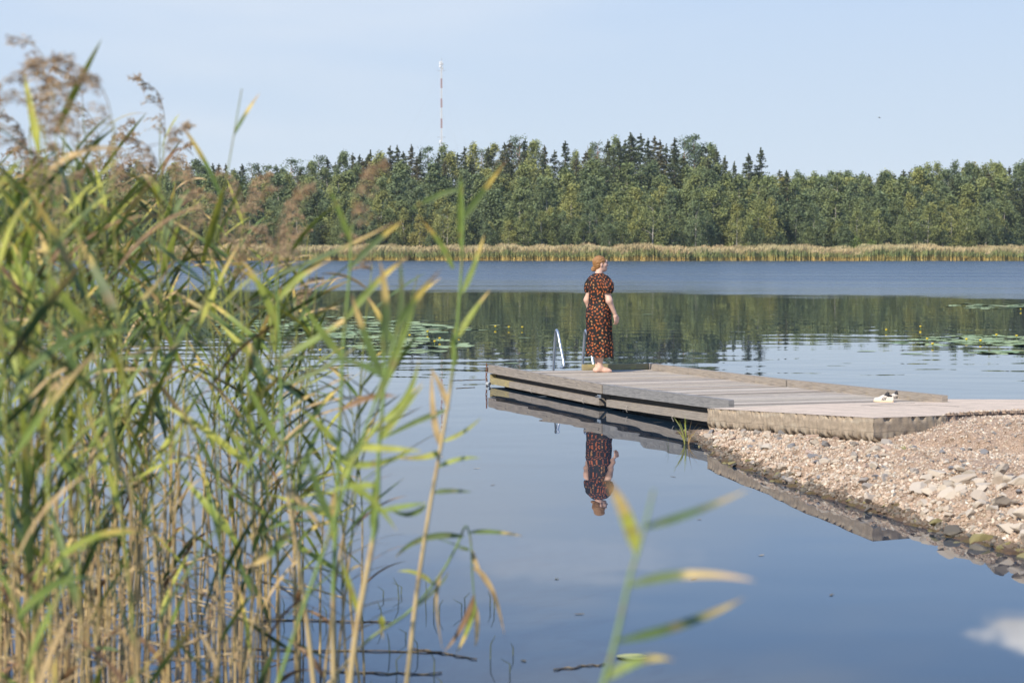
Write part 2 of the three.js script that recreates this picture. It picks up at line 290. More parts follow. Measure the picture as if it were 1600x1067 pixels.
  one(pines, crownMats.pine, 18, 1083, 210, 466, 'pine_tree', 'bluish pine at the right end of the middle rise', 1.0);
  // round bushes at the edge of the far reeds
  for (const [px, w, label] of [[1337, 3.2, 'larger round green willow bush at the back of the far reeds'], [1362, 2.5, 'smaller round willow bush beside the larger one']]) {
    const d = SHORE((px - 800) / F * 400) + 17, x = (px - 800) / F * d, q = [], b = thing('willow_bush', label, 'bush', null, V(x, hill(x, d), -d));
    for (let i = 0; i < 1500; i++) { const u = V(r() * 2 - 1, r(), r() * 2 - 1); if (u.length() > 1.05) { i--; continue; } q.push([u.x * w / 2, 0.3 + u.y * (w * 0.95 + 0.9), u.z * w / 2, 1, 0.8 + 0.4 * r()]); }
    part('crown', leafCloud(r, q, 0.14, [1, 1, 1]), std([0.17, 0.23, 0.05], 0.8, { vertexColors: true }), b); part('trunk', tube([V(0, -0.3, 0), V(0.1, 1.2, 0)], [0.1, 0.05], 6), barkDark, b);
  }
  // a dead spruce with bare twigs
  const d = 480, x = (918 - 800) / F * d, g = hill(x, d), top = topAt(227, d), dead = thing('dead_spruce', 'bare grey dead treetop in the notch of the skyline', 'tree', null, V(x, g, -d)), tw = [];
  for (let i = 0; i < 30; i++) { const y = (top - g) * (0.6 + 0.37 * i / 30), a = r() * 6.283, L = 0.9 * (1 - i / 34); tw.push(tube([V(0, y, 0), V(Math.cos(a) * L, y - 0.12 * L, Math.sin(a) * L)], [0.05, 0.015], 4)); }
  part('trunk', tube([V(0, -0.3, 0), V(0, top - g, 0)], [0.2, 0.03], 6), barkDead, dead); part('twigs', mergeGeometries(tw), barkDead, dead).userData.kind = 'stuff';
}
{ // radio mast far behind the forest
  const D = 900, Y = (py) => EYE + (390 - py) / F * D, x = (690 - 800) / F * D, mast = thing('radio_mast', 'tall red and white lattice radio mast rising behind the forest', 'mast', null, V(x, 0, -D));
  const white = std([0.78, 0.78, 0.78], 0.5), red = std([0.48, 0.31, 0.29], 0.55), grey = std([0.35, 0.36, 0.38], 0.5);
  const lattice = (y0, y1) => {
    const gs = [], R = 0.34, c = [0, 1, 2].map((i) => [Math.cos(i * 2.094 + 0.4) * R, Math.sin(i * 2.094 + 0.4) * R]);
    for (const [a, b] of c) gs.push(tube([V(a, y0, b), V(a, y1, b)], 0.11, 5));
    for (let y = y0; y < y1 - 0.6; y += 1.1) for (let i = 0; i < 3; i++) { const p = c[i], q = c[(i + 1) % 3]; gs.push(tube([V(p[0], y, p[1]), V(q[0], Math.min(y + 1.1, y1), q[1])], 0.09, 4)); }
    return mergeGeometries(gs);
  };
  const cuts = [[245, 201, white], [201, 186, red], [186, 169, white], [169, 155, red], [155, 139, white], [139, 124, red], [124, 97, white]];
  part('mast_section', lattice(Math.max(0, hill(x, D)) - 1, Y(245)), grey, mast);
  for (const [a, b, m] of cuts) part('mast_section', lattice(Y(a), Y(b)), m, mast);
  for (const py of [98, 103, 220]) part('antenna_panel', boxBeam(-0.9, -0.2, Y(py + 4), Y(py), -0.4, 0.5, 0.05), white, mast);
  for (const py of [100, 107]) part('antenna_panel', boxBeam(0.35, 0.8, Y(py + 3), Y(py), -0.4, 0.4, 0.05), grey, mast);
  for (const py of [112, 215]) part('cross_arm', tube([V(-1.8, Y(py), 0), V(1.8, Y(py), 0)], 0.09, 5), grey, mast);
  part('lightning_rod', tube([V(0.1, Y(97), 0), V(0.1, Y(92), 0)], 0.07, 5), grey, mast);
  for (let i = 0; i < 3; i++) for (const py of [112, 172]) { const a = i * 2.094 + 0.9; part('guy_wire', tube([V(0, Y(py), 0), V(Math.cos(a) * 40, 2, Math.sin(a) * 40)], 0.012, 4), grey, mast); }
}
{ // a bird far up
  const p = atD(1375, 184, 180), b = thing('bird', 'tiny dark bird high over the saddle of the skyline', 'bird', null, p); b.scale.setScalar(0.5); const m = std([0.05, 0.05, 0.055], 0.8);
  part('body', tube([V(-0.22, 0, 0), V(-0.05, 0.02, 0), V(0.1, 0, 0), V(0.24, 0, 0)], [0.01, 0.05, 0.05, 0.012], 8), m, b);
  for (const s of [-1, 1]) part('wing', geoFrom([-0.06, 0.02, 0, 0.08, 0.02, 0, 0.0, 0.14, s * 0.28, -0.1, 0.13, s * 0.28, -0.14, 0.06, s * 0.5], [0, 1, 2, 0, 2, 3, 3, 2, 4]), m, b);
}

// ------------------------------------------------------------------ materials of the shore and dock
const grainTex = (seed, c0, c1, c2) => { const r0 = seed * 17.3; return dataTex(256, 512, (u, v) => { // v across the grain, u along
  const g = 0.5 + 0.5 * n2(u * 3 + r0, v * 60 + 1.5 * n2(u * 2 + r0, v * 4)), f = 0.5 + 0.5 * n2(u * 14 + r0, v * 220), b = 0.5 + 0.5 * fbm(u * 4 + r0, v * 5, 4), k = clamp(0.45 * g + 0.3 * f + 0.25 * b);
  const crack = smooth(0.82, 0.95, 0.5 + 0.5 * n2(u * 1.3 + r0, v * 95)) * 0.45;
  return [0, 1, 2].map((i) => clamp((lerp(lerp(c0[i], c1[i], k), c2[i], smooth(0.55, 0.85, b) * 0.6)) * (1 - crack)));
}, { srgb: true, rx: 1, ry: 1 }); };
const woodBump = dataTex(256, 512, (u, v) => { const k = 0.5 + 0.25 * n2(u * 3, v * 60) + 0.25 * n2(u * 14, v * 220); return [k, k, k]; });
const woodMats = [[1, [0.58, 0.54, 0.48], [0.81, 0.76, 0.68], [0.76, 0.70, 0.62]], [2, [0.63, 0.58, 0.52], [0.84, 0.78, 0.70], [0.78, 0.73, 0.63]], [3, [0.51, 0.47, 0.43], [0.75, 0.70, 0.64], [0.81, 0.75, 0.65]], [4, [0.60, 0.54, 0.47], [0.82, 0.75, 0.66], [0.70, 0.65, 0.57]]]
  .concat([[10, [0.45, 0.41, 0.37], [0.66, 0.61, 0.55], [0.60, 0.56, 0.50]], [11, [0.64, 0.60, 0.55], [0.86, 0.81, 0.75], [0.80, 0.75, 0.68]]])
  .map(([s, a, b, c]) => new THREE.MeshStandardMaterial({ map: grainTex(s, a, b, c), bumpMap: woodBump, bumpScale: 0.002, roughness: 0.88, side: THREE.DoubleSide }));
const railMat = new THREE.MeshStandardMaterial({ map: grainTex(6, [0.47, 0.44, 0.41], [0.68, 0.64, 0.59], [0.60, 0.55, 0.47]), bumpMap: woodBump, bumpScale: 0.003, roughness: 0.9, side: THREE.DoubleSide });
const railMat2 = new THREE.MeshStandardMaterial({ map: grainTex(7, [0.42, 0.42, 0.42], [0.62, 0.61, 0.60], [0.55, 0.54, 0.52]), bumpMap: woodBump, bumpScale: 0.003, roughness: 0.85, side: THREE.DoubleSide });
const lichenMat = new THREE.MeshStandardMaterial({ map: grainTex(8, [0.50, 0.47, 0.37], [0.72, 0.66, 0.47], [0.76, 0.69, 0.38]), bumpMap: woodBump, bumpScale: 0.003, roughness: 0.92, side: THREE.DoubleSide });
const shadedWood = new THREE.MeshStandardMaterial({ map: grainTex(9, [0.20, 0.19, 0.17], [0.34, 0.32, 0.29], [0.27, 0.25, 0.21]), roughness: 0.7, side: THREE.DoubleSide });  // joist wood, darkened in its colour by the shade of the recess
const galv = std([0.62, 0.64, 0.66], 0.32, { metalness: 0.9 }), rust = std([0.20, 0.085, 0.045], 0.9), black = std([0.02, 0.02, 0.022], 0.6), plastic = std([0.45, 0.46, 0.45], 0.5);

// ------------------------------------------------------------------ floating dock in two sections
const H2 = (px, py, y) => { const p = onY(px, py, y); return [p.x, p.z]; };
const cA = H2(766, 570, 0.30), cB = H2(944, 600.5, 0.305), cC = H2(1233, 592.5, 0.305), cD = H2(1015, 567, 0.30), cE = H2(1143, 628, 0.345), cF = H2(1478, 620, 0.345);
function dockSection(name, label, [a, b, c, d], y0, y1, endRail) {
  const o = thing(name, label, 'dock'), S = (u, v, y) => V(lerp(lerp(a[0], b[0], u), lerp(d[0], c[0], u), v), y, lerp(lerp(a[1], b[1], u), lerp(d[1], c[1], u), v));
  const L = Math.hypot(b[0] - a[0], b[1] - a[1]), W = Math.hypot(d[0] - a[0], d[1] - a[1]), r = rng(name.length * 7 + Math.round(L * 100)), yd = (u) => lerp(y0, y1, u);
  const n = Math.round(L / 0.118);
  for (let i = 0; i < n; i++) {
    const u0 = i / n + 0.0035 / L, u1 = (i + 1) / n - 0.0035 / L, e0 = (r() - 0.5) * 0.004, e1 = (r() - 0.5) * 0.004, t = 0.028, va = 0.008, vb = 0.992;
    const ring = (dy) => [S(u0, va, yd(u0) + dy + e0), S(u0, vb, yd(u0) + dy + e1), S(u1, vb, yd(u1) + dy + e1), S(u1, va, yd(u1) + dy + e0)];
    part('plank', beam(ring(-t), ring(0), 0.003), woodMats[Math.floor(r() * 6)], o);
  }
  const along = (v0, v1, h0, h1, ua = 0, ub = 1) => beam([S(ua, v0, yd(ua) + h0), S(ub, v0, yd(ub) + h0), S(ub, v1, yd(ub) + h0), S(ua, v1, yd(ua) + h0)], [S(ua, v0, yd(ua) + h1), S(ub, v0, yd(ub) + h1), S(ub, v1, yd(ub) + h1), S(ua, v1, yd(ua) + h1)], 0.006);
  const m = 1 / W;
  part('front_rail', along(-0.03 * m, 0.035 * m, -0.02, 0.095), endRail ? railMat : railMat2, o);
  part('back_rail', along(1 - 0.04 * m, 1 + 0.03 * m, 0.002, 0.09), railMat, o);
  part('side_joist', along(0.075 * m, 0.12 * m, -0.10, -0.03), shadedWood, o); part('side_joist', along(1 - 0.12 * m, 1 - 0.075 * m, -0.10, -0.03), shadedWood, o);
  if (endRail) { part('lower_beam', along(-0.02 * m, 0.09 * m, -0.175, -0.088, 0.012, 0.20), lichenMat, o); part('lower_beam', along(-0.02 * m, 0.09 * m, -0.174, -0.089, 0.201, 0.975), railMat, o); } else part('lower_beam', along(-0.02 * m, 0.09 * m, -0.175, -0.088, 0.025, 1), railMat, o);
  part('lower_beam', along(1 - 0.09 * m, 1 + 0.02 * m, -0.175, -0.088, 0.012, 0.985), railMat, o);
  for (const [u0, u1] of [[0.03, 0.48], [0.52, 0.96]]) for (const v of [0.07, 0.72]) part('float', along(v, v + 0.2, -0.40, -0.178, u0, u1), black, o);
  return { o, S, yd, W, L };
}
const outer = dockSection('floating_dock', 'outer section of the grey wooden dock where the woman stands', [cA, cB, cC, cD], 0.205, 0.21, true);
const inner = dockSection('floating_dock', 'inner section of the wooden dock joining the concrete ramp', [cB, cE, cF, cC].map(([x, z], i) => i === 0 || i === 3 ? [x + 0.03 * 0.37, z + 0.03] : [x, z]), 0.212, 0.272, false);
{
  const { o, S, W } = outer, m = 1 / W;
  const er = (u0, u1, v0, v1, y0, y1) => beam([S(u0, v0, y0), S(u1, v0, y0), S(u1, v1, y0), S(u0, v1, y0)], [S(u0, v0, y1), S(u1, v0, y1), S(u1, v1, y1), S(u0, v1, y1)], 0.006);
  part('end_rail', er(0.0, 0.014, 0.57, 0.984, 0.208, 0.292), lichenMat, o);
  part('end_beam', er(-0.004, 0.008, 0.0, 0.985, 0.03, 0.17), lichenMat, o);
  // chain at the outer corner
  const chain = new THREE.Group(); chain.name = 'chain'; o.add(chain);
  const top = S(-0.006, -0.034 * m, 0.295), link = new THREE.TorusGeometry(0.017, 0.0052, 6, 12); link.scale(0.75, 1.35, 1);
  for (let i = 0; i < 11; i++) { const k = part('link', link, rust, chain); k.position.set(top.x - 0.012 + 0.004 * Math.sin(i), top.y - 0.034 * i, top.z + 0.004 * Math.cos(i * 2)); k.rotation.y = i % 2 ? 0.5 : 2.0; }
  const p = S(0.012, -0.06 * m, 0.028), q = S(0.035, -0.06 * m, 0.028), sleeve = part('float_tube', tube([p, q], 0.028, 12), plastic, o); part('tube_hole', tube([p.clone().lerp(q, -0.01), p.clone().lerp(q, 0.1)], [0.012, 0.012], 10), black, sleeve);
  // hinge plates at the joint
  for (const v of [-0.033 * m, 1 + 0.033 * m]) part('hinge_plate', er(0.972, 1.0, v, v + (v < 0 ? -0.006 : 0.006) * m, 0.135, 0.172), galv, o);
  const bolt = S(0.99, -0.05 * m, 0.155); part('hinge_bolt', tube([bolt, bolt.clone().add(V(0.08, 0, -0.16).multiplyScalar(-0.5))], 0.011, 8), galv, o);
  // frayed rope ends hanging from the lower beams
  for (const [u, s] of [[0.42, outer.S], [0.86, outer.S], [0.22, inner.S], [0.6, inner.S]]) { const a = s(u, -0.03 * m, 0.10); part('rope_end', tube(curve([a, a.clone().add(V(-0.02, -0.03, 0.01)), a.clone().add(V(0.0, -0.075, 0.02))], 5), 0.0035, 5), std([0.4, 0.37, 0.33], 0.95), s === outer.S ? outer.o : inner.o); }
}
{ // swimming ladder at the outer end
  const lad = thing('swim_ladder', 'silver tube swimming ladder at the outer end of the dock', 'ladder');
  const axis = V(cB[0] - cA[0], 0, cB[1] - cA[1]).normalize(), feet = [onY(867, 574, 0.205), onY(912.5, 574.6, 0.205)];
  for (const f of feet) {
    const out = f.clone().addScaledVector(axis, -0.16); out.y = -0.35; const lip = f.clone().addScaledVector(axis, -0.06); lip.y = 0.20;
    const near = f.clone().addScaledVector(axis, 0.42), P = (k, y) => { const p = f.clone().addScaledVector(axis, k); p.y = y; return p; };
    part('handrail', tube(curve([out, lip, P(-0.02, 0.45), P(0.03, 0.69), P(0.075, 0.765), P(0.125, 0.735), P(0.26, 0.52), P(0.40, 0.285), P(0.41, 0.232), P(0.36, 0.222), P(0.25, 0.22)], 44), 0.0185, 9), galv, lad);
    part('foot_plate', new THREE.CylinderGeometry(0.035, 0.035, 0.012, 16).translate(near.x - axis.x * 0.17, 0.213, near.z - axis.z * 0.17), galv, lad);
  }
  for (const y of [0.12, -0.14]) { const q = feet.map((f) => { const p = f.clone().addScaledVector(axis, -0.12 - (0.2 - y) * 0.08); p.y = y; return p; }); part('step', beam([0, 1].map((i) => q[i].clone()).concat([1, 0].map((i) => q[i].clone().addScaledVector(axis, -0.08))), [0, 1].map((i) => q[i].clone().add(V(0, 0.025, 0))).concat([1, 0].map((i) => q[i].clone().addScaledVector(axis, -0.08).add(V(0, 0.025, 0)))), 0.003), galv, lad); }
}

// ------------------------------------------------------------------ concrete ramp
const SLAB = 0, slabAt = (x, z) => 0.31 + 0.0527 * ((x - 2.04) * 0.256 + (21.96 + z) * 0.967); // the ramp climbs toward the land
const onSlab = (px, py, dy = 0) => { let p = onY(px, py, 0.4); for (let i = 0; i < 30; i++) p = onY(px, py, slabAt(p.x, p.z) + dy); return p; };
const concreteTex = dataTex(1024, 1024, (u, v) => {
  const a = fbm(u * 6, v * 6, 5), b = n2(u * 190, v * 190), c = n2(u * 70 + 9, v * 70), spot = smooth(0.72, 0.86, n2(u * 55 + 31, v * 55)) * 0.35, pale = smooth(0.1, 0.6, fbm(u * 3 + 7, v * 3, 4));
  const k = 0.79 + 0.10 * a + 0.05 * b + 0.04 * c - spot * 0.5; return [clamp(k * (1.03 + 0.04 * pale)), clamp(k * (0.93 + 0.03 * pale)), clamp(k * (0.82 + 0.04 * pale))];
}, { srgb: true });
const faceTex = dataTex(1024, 512, (u, v) => { // v up: bands left by the formwork boards, stains that run down
  const a = fbm(u * 5, v * 3, 5), b = n2(u * 240, v * 120), run = fbm(u * 26, v * 2.2, 3), pale = smooth(0.05, 0.55, fbm(u * 3 + 4, v * 2 + 2, 4)), seam = Math.abs(v - 0.52 - 0.02 * n2(u * 8, 1)) < 0.012 && n2(u * 5, 7) > -0.2 ? 0.16 : 0, dark = smooth(0.45, 0.75, n2(u * 44, v * 30)) * 0.10;
  const k = 0.62 + 0.08 * a + 0.04 * b + 0.05 * run - seam * 0.8 - dark; return [clamp(lerp(k * 1.05, 0.74 + 0.04 * b, pale * 0.55)), clamp(lerp(k * 0.95, 0.70 + 0.04 * b, pale * 0.55)), clamp(lerp(k * 0.82, 0.62 + 0.04 * b, pale * 0.55))];
}, { srgb: true });
const concreteMat = new THREE.MeshStandardMaterial({ map: concreteTex, roughness: 0.95, side: THREE.DoubleSide }), faceMat = new THREE.MeshStandardMaterial({ map: faceTex, roughness: 0.95, side: THREE.DoubleSide });
const slabJ = onSlab(1106, 638), slabK = onSlab(1366, 653), slabL = onSlab(1452, 650).sub(onSlab(1366, 653)).multiplyScalar(4).add(slabK);
{
  const farL = onSlab(1470, 623.6), farR = onSlab(1600, 626.5).add(V(1.2, 0, 0.1)), dir = (p, q) => q.clone().sub(p);
  const ring = [slabJ, slabK, slabL, V(9.5, 0, slabL.z), V(9.5, 0, farR.z + 0.2), farR, farL];
  const ramp = thing('concrete_ramp', 'pale concrete slab with a chipped edge at the landward end of the dock', 'ramp');
  // top: a gently uneven sheet
  const shape = new THREE.Shape(ring.map((p) => new THREE.Vector2(p.x, -p.z))), g = new THREE.ShapeGeometry(shape), p = g.attributes.position;
  for (let i = 0; i < p.count; i++) { const x = p.getX(i), z = -p.getY(i); p.setXYZ(i, x, slabAt(x, z), z); g.attributes.uv.setXY(i, x / 2.2, z / 2.2); }
  g.computeVertexNormals(); part('top_surface', g, concreteMat, ramp);
  // side faces: grids pushed in where the edge is chipped and ragged below
  const r3 = (x, y) => n2(x * 9, y * 9), face = (p0, p1, n, seed, deep) => {
    const L = p0.distanceTo(p1), out = V(-(p1.z - p0.z), 0, p1.x - p0.x).normalize(), pos = [], idx = [], uv = [], rowsY = [0, 0.006, 0.014, 0.026, 0.04, 0.07, 0.12, 0.16, 0.19, 0.205, 0.215, 0.225, 0.235, 0.25];
    for (let j = 0; j < rowsY.length; j++) for (let i = 0; i <= n; i++) {
      const s = i / n * L, y = rowsY[j], chip = smooth(0.15, 0.5, n2(s * 5 + seed, 3) * 0.6 + n2(s * 17 + seed, 8) * 0.5) * (y > 0.003 && y < 0.03 ? 1 : 0), rag = smooth(0.175 + 0.03 * n2(s * 6 + seed, 1) + 0.022 * n2(s * 21, seed), 0.225 + 0.02 * n2(s * 14, seed + 4), y);
      const off = 0.006 * r3(s + seed, y) - 0.03 * chip - (0.10 + 0.06 * n2(s * 11, seed + 6)) * rag * deep;
      const q = p0.clone().lerp(p1, i / n).addScaledVector(out, off); pos.push(q.x, slabAt(q.x, q.z) - y - (j === 0 ? 0.002 : 0), q.z); uv.push(s / 2.1 + seed * 0.13, 1 - y / 0.26);
      if (i && j) { const w = n + 1, k = j * w + i; idx.push(k - w - 1, k - w, k, k - w - 1, k, k - 1); }
    }
    return geoFrom(pos, idx, { uv });
  };
  part('front_face', face(slabJ, slabK, 220, 1, 1), faceMat, ramp);
  part('side_face', face(slabK, slabK.clone().lerp(slabL, 0.33), 60, 2, 0.7), faceMat, ramp);
  part('end_face', face(farL, slabJ, 60, 3, 0.4), faceMat, ramp); part('back_face', face(farR, farL, 60, 4, 0.4), faceMat, ramp);
  // open cracks in the top, seen as thin dark gaps
  for (const pts of [[[1346, 634.3], [1380, 632.6], [1412, 631.2], [1430, 630.6]], [[1360, 635.2], [1420, 634], [1462, 634.2], [1500, 636]]]) part('crack', tube(curve(pts.map(([a, b], i) => onSlab(a, b, -0.004).add(V(0, 0, 0.03 * n2(i, a)))), 18), 0.007, 5), std([0.14, 0.115, 0.09], 1), ramp);
}

// ------------------------------------------------------------------ gravel bank
const shorePx = [[1062, 672], [1085, 689], [1112, 708], [1150, 728], [1200, 746], [1250, 766], [1340, 793], [1400, 812], [1440, 826], [1500, 843], [1600, 869]].map(([x, y]) => onY(x, y, 0));
const shoreLine = [V(2.1, 0, -26), V(1.75, 0, -23.6), ...shorePx, V(3.85, 0, -12.2), V(4.8, 0, -10.6), V(7, 0, -9)];
const shoreDist = (x, z) => { // signed: positive on land
  let best = 1e9, side = 1;
  for (let i = 0; i + 1 < shoreLine.length; i++) { const a = shoreLine[i], b = shoreLine[i + 1], ex = b.x - a.x, ez = b.z - a.z, t = clamp(((x - a.x) * ex + (z - a.z) * ez) / (ex * ex + ez * ez)), dx = x - a.x - ex * t, dz = z - a.z - ez * t, d = Math.hypot(dx, dz); if (d < best) { best = d; side = ex * dz - ez * dx < 0 ? 1 : -1; } }
  return best * side;
};
const bankY = (x, z) => {
  const d = shoreDist(x, z) + 0.07 * n2(x * 3, z * 3) + 0.03 * n2(x * 9, z * 9); if (d < 0) return Math.max(-0.6, d * 0.5) - 0.002;
  const rise = 0.012 + 0.15 * smooth(0, 0.38, d) + 0.16 * smooth(0.2, 1.0, d) + 0.26 * smooth(0.7, 2.2, d) + 0.03 * n2(x * 0.9, z * 0.9) * smooth(0.4, 1.4, d) + 0.018 * n2(x * 2.6, z * 2.6) * smooth(0.1, 0.5, d) + 0.010 * n2(x * 6, z * 6) * smooth(0, 0.3, d);
  // it lies below the ramp's faces, climbs along the side face and spreads over the edge of the top beyond
  const e = slabJ, k = slabK, ax = k.x - e.x, az = k.z - e.z, L = Math.hypot(ax, az), bx = slabL.x - k.x, bz = slabL.z - k.z, M = Math.hypot(bx, bz), top = slabAt(x, z);
  const across = ((x - e.x) * -az + (z - e.z) * ax) / L, along = ((x - e.x) * ax + (z - e.z) * az) / L, across2 = ((x - k.x) * -bz + (z - k.z) * bx) / M, along2 = ((x - k.x) * bx + (z - k.z) * bz) / M;
  const climb = smooth(0.0, 0.46 + 0.1 * n2(x * 3, 2), along2 + 0.05 * n2(x * 8, z * 8));
  if (across < 0 && across2 < 0) return Math.min(rise, lerp(top - 0.26, top + 0.02, climb * smooth(-0.6, -0.1, across2 + 0.15 * n2(x * 2.2, 5))));
  const foot = slabAt(e.x + ax / L * clamp(along, 0, L), e.z + az / L * clamp(along, 0, L)) - 0.215, cap1 = foot + 0.07 * Math.max(0, across), top2 = slabAt(k.x + bx / M * Math.max(0, along2), k.z + bz / M * Math.max(0, along2)), cap2 = top2 - 0.215 + 0.225 * climb + 0.02 * Math.max(0, across2);
  const w = smooth(-0.15, 0.15, along - L + Math.max(0, across) * 0.3);
  return Math.min(rise, lerp(cap1, across2 > 0 ? Math.max(cap2, cap1 * (1 - climb)) : cap1, w));
};
const gravelTex = dataTex(1024, 1024, (u, v) => {
  const a = fbm(u * 5, v * 5, 4), b = n2(u * 120, v * 120), c = n2(u * 260, v * 260), d = n2(u * 60 + 5, v * 60), br = smooth(0.05, 0.6, a) * 0.10, k = 0.57 + 0.11 * b + 0.09 * c + 0.05 * d - br;
  return [clamp(k * 1.05), clamp(k * (0.91 - br * 0.3)), clamp(k * (0.79 - br * 0.8))];
}, { srgb: true });
{
  const pos = [], idx = [], uv = [], col = [], x0 = 1.3, x1 = 9.5, z0 = -24.6, z1 = -9, nx = 210, nz = 400;
  for (let j = 0; j <= nz; j++) for (let i = 0; i <= nx; i++) { const x = lerp(x0, x1, Math.pow(i / nx, 1.25)), z = lerp(z0, z1, j / nz); pos.push(x, bankY(x, z), z); uv.push(x / 1.4, z / 1.4); const wet = shoreDist(x, z) + 0.10 * n2(x * 5, z * 5) + 0.05 * n2(x * 14, z * 14) < 0.11; col.push(...(wet ? (n2(x * 6 + 3, z * 6) > 0.15 ? [0.30, 0.30, 0.16] : [0.30, 0.26, 0.22]) : [1, 1, 1])); if (i && j) { const w = nx + 1, q = j * w + i; idx.push(q - w - 1, q, q - w, q - w - 1, q - 1, q); } }
  setting('gravel_bank', geoFrom(pos, idx, { uv, color: col }), new THREE.MeshStandardMaterial({ map: gravelTex, vertexColors: true, roughness: 1, side: THREE.DoubleSide }));
}
// stones: rough chunks cut from a ball by a few planes
function stoneGeo(seed, detail = 2, flat = 0.7) {
  const r = rng(seed), g0 = new THREE.IcosahedronGeometry(1, detail); g0.deleteAttribute('uv'); g0.deleteAttribute('normal');
  const g = mergeVertices(g0), p = g.attributes.position, cuts = Array.from({ length: 10 }, () => [V(r() - 0.5, (r() - 0.5) * 0.9, r() - 0.5).normalize(), 0.34 + 0.34 * r()]), sx = 0.8 + 0.5 * r(), sz = 0.7 + 0.4 * r();
  for (let i = 0; i < p.count; i++) { const v = V(p.getX(i), p.getY(i), p.getZ(i)); for (const [n, c] of cuts) { const d = v.dot(n); if (d > c) v.addScaledVector(n, (c - d)); } v.multiplyScalar(1 + 0.07 * n3(v.x * 3.5 + seed, v.y * 2.5, v.z * 2.5)); p.setXYZ(i, v.x * sx, v.y * flat, v.z * sz); }
  const h = detail < 2 ? g.toNonIndexed() : g.toNonIndexed(); h.computeVertexNormals(); return h;
}
const onLand = (x, z) => shoreDist(x, z);
const underSlab = (x, z) => { const c = (p, q) => (x - p.x) * -(q.z - p.z) + (z - p.z) * (q.x - p.x); return c(slabJ, slabK) < 0 && c(slabK, slabL) < 0; };
{
  const r = rng(41), pal = [[0.50, 0.37, 0.28], [0.55, 0.44, 0.35], [0.42, 0.31, 0.23], [0.60, 0.52, 0.43], [0.36, 0.33, 0.29], [0.21, 0.205, 0.20], [0.46, 0.39, 0.30], [0.70, 0.64, 0.56]], c = new THREE.Color(), m = new THREE.Matrix4(), q = new THREE.Quaternion(), e = new THREE.Euler();
  for (let kind = 0; kind < 3; kind++) {
    const N = 19000, im = new THREE.InstancedMesh(stoneGeo(60 + kind, 1, 0.65), std([1, 1, 1], 0.95), N); let i = 0;
    for (let tries = 0; i < N && tries < 400000; tries++) {
      const z = -24 + 12.5 * r(), x = 1.4 + 6 * r() * r(), d = onLand(x, z); if (d < 0.02 || (underSlab(x, z) && bankY(x, z) < slabAt(x, z) - 0.01)) continue;
      if (Math.abs(800 + x * F / -z - 1400) > 640) continue;
      const near = smooth(0.9, 0.1, d), s = (0.0055 + 0.015 * Math.pow(r(), 3)) * (1 + 0.5 * near);
      m.compose(V(x, bankY(x, z) + s * 0.25, z), q.setFromEuler(e.set(r() * 0.8, r() * 6.283, r() * 0.8)), V(s, s, s)); im.setMatrixAt(i, m);
      const k = pal[Math.floor(r() * (r() < 0.8 ? 4 : 8))], v = 0.68 + 0.42 * r(), wet = d < 0.10 + 0.05 * n2(x * 4, z * 4) ? 0.36 : 1; im.setColorAt(i++, c.setRGB(k[0] * v * wet, k[1] * v * wet, k[2] * v * wet * 0.97));
    }
    im.count = i; stuff(im, 'gravel', ['pinkish crushed gravel spread over the bank', 'small angular gravel chips over the bank', 'pale gravel grains over the bank'][kind], 'gravel');
  }
  const geos = [71, 72, 73, 74, 75, 76, 77, 78].map((s) => stoneGeo(s, 2, 0.62 + 0.02 * (s % 5)));
  const stoneTex = dataTex(256, 256, (u, v) => { const k = 0.9 + 0.1 * fbm(u * 8, v * 8, 4); return [k, k, k]; }, { srgb: true });
  const mats = [[0.37, 0.32, 0.26], [0.43, 0.36, 0.285], [0.30, 0.27, 0.24], [0.20, 0.195, 0.195], [0.47, 0.41, 0.335], [0.40, 0.30, 0.24]].map((k) => std(k, 0.92)), pale = std([0.50, 0.43, 0.345], 0.94), mossy = std([0.22, 0.19, 0.085], 0.95), wetM = std([0.115, 0.10, 0.075], 0.55);
  const put = (x, z, s, label, group, sink = 0.25, mat) => { const o = solo('stone', geos[Math.floor(r() * 8)], mat ?? mats[Math.floor(r() * 6)], label, 'stone', group); o.position.set(x, bankY(x, z) + s * (0.45 - sink), z); o.scale.setScalar(s); o.rotation.set((r() - 0.5) * 0.9, r() * 6.283, (r() - 0.5) * 0.9); return o; };
  const spots = []; const free = (x, z, s) => { if (spots.some(([a, b, t]) => Math.hypot(a - x, b - z) < (s + t) * 0.62)) return false; spots.push([x, z, s]); return true; };
  // rubble under the concrete face
  for (let i = 0, t = 0; i < 130 && t < 6000; t++) { const px = 1088 + 300 * r(), f = (px - 1088) / 300, py = lerp(668, 694, f) + (4 + 46 * r()) * lerp(1, 0.8, f), p = onY(px, py, lerp(0.08, 0.28, f)), s = 0.024 + 0.055 * Math.pow(r(), 1.5); if (onLand(p.x, p.z) < 0.04 || underSlab(p.x, p.z) || !free(p.x, p.z, s)) continue; put(p.x, p.z, s, 'small angular stone in the rubble below the concrete face', 'rubble below the concrete face'); i++; }
  // boulders heaped at the water on the right
  for (let i = 0, t = 0; i < 75 && t < 6000; t++) { const px = 1438 + 190 * r(), py = lerp(768, 760, r()) + 92 * r() + (px - 1440) * 0.12, p = onY(px, py, 0.12), d = onLand(p.x, p.z), s = 0.038 + 0.075 * Math.pow(r(), 1.3); if (d < -0.12 || d > 0.85 || !free(p.x, p.z, s)) continue; const low = d < 0.1; put(p.x, p.z, s, low ? 'wet mossy stone at the waterline on the right' : 'pale broken rock in the heap at the right shore', low ? 'mossy stones at the waterline' : 'rock heap at the right shore', low ? 0.4 : 0.15, low ? (r() < 0.5 ? mossy : wetM) : r() < 0.7 ? pale : mats[Math.floor(r() * 2)]); i++; }
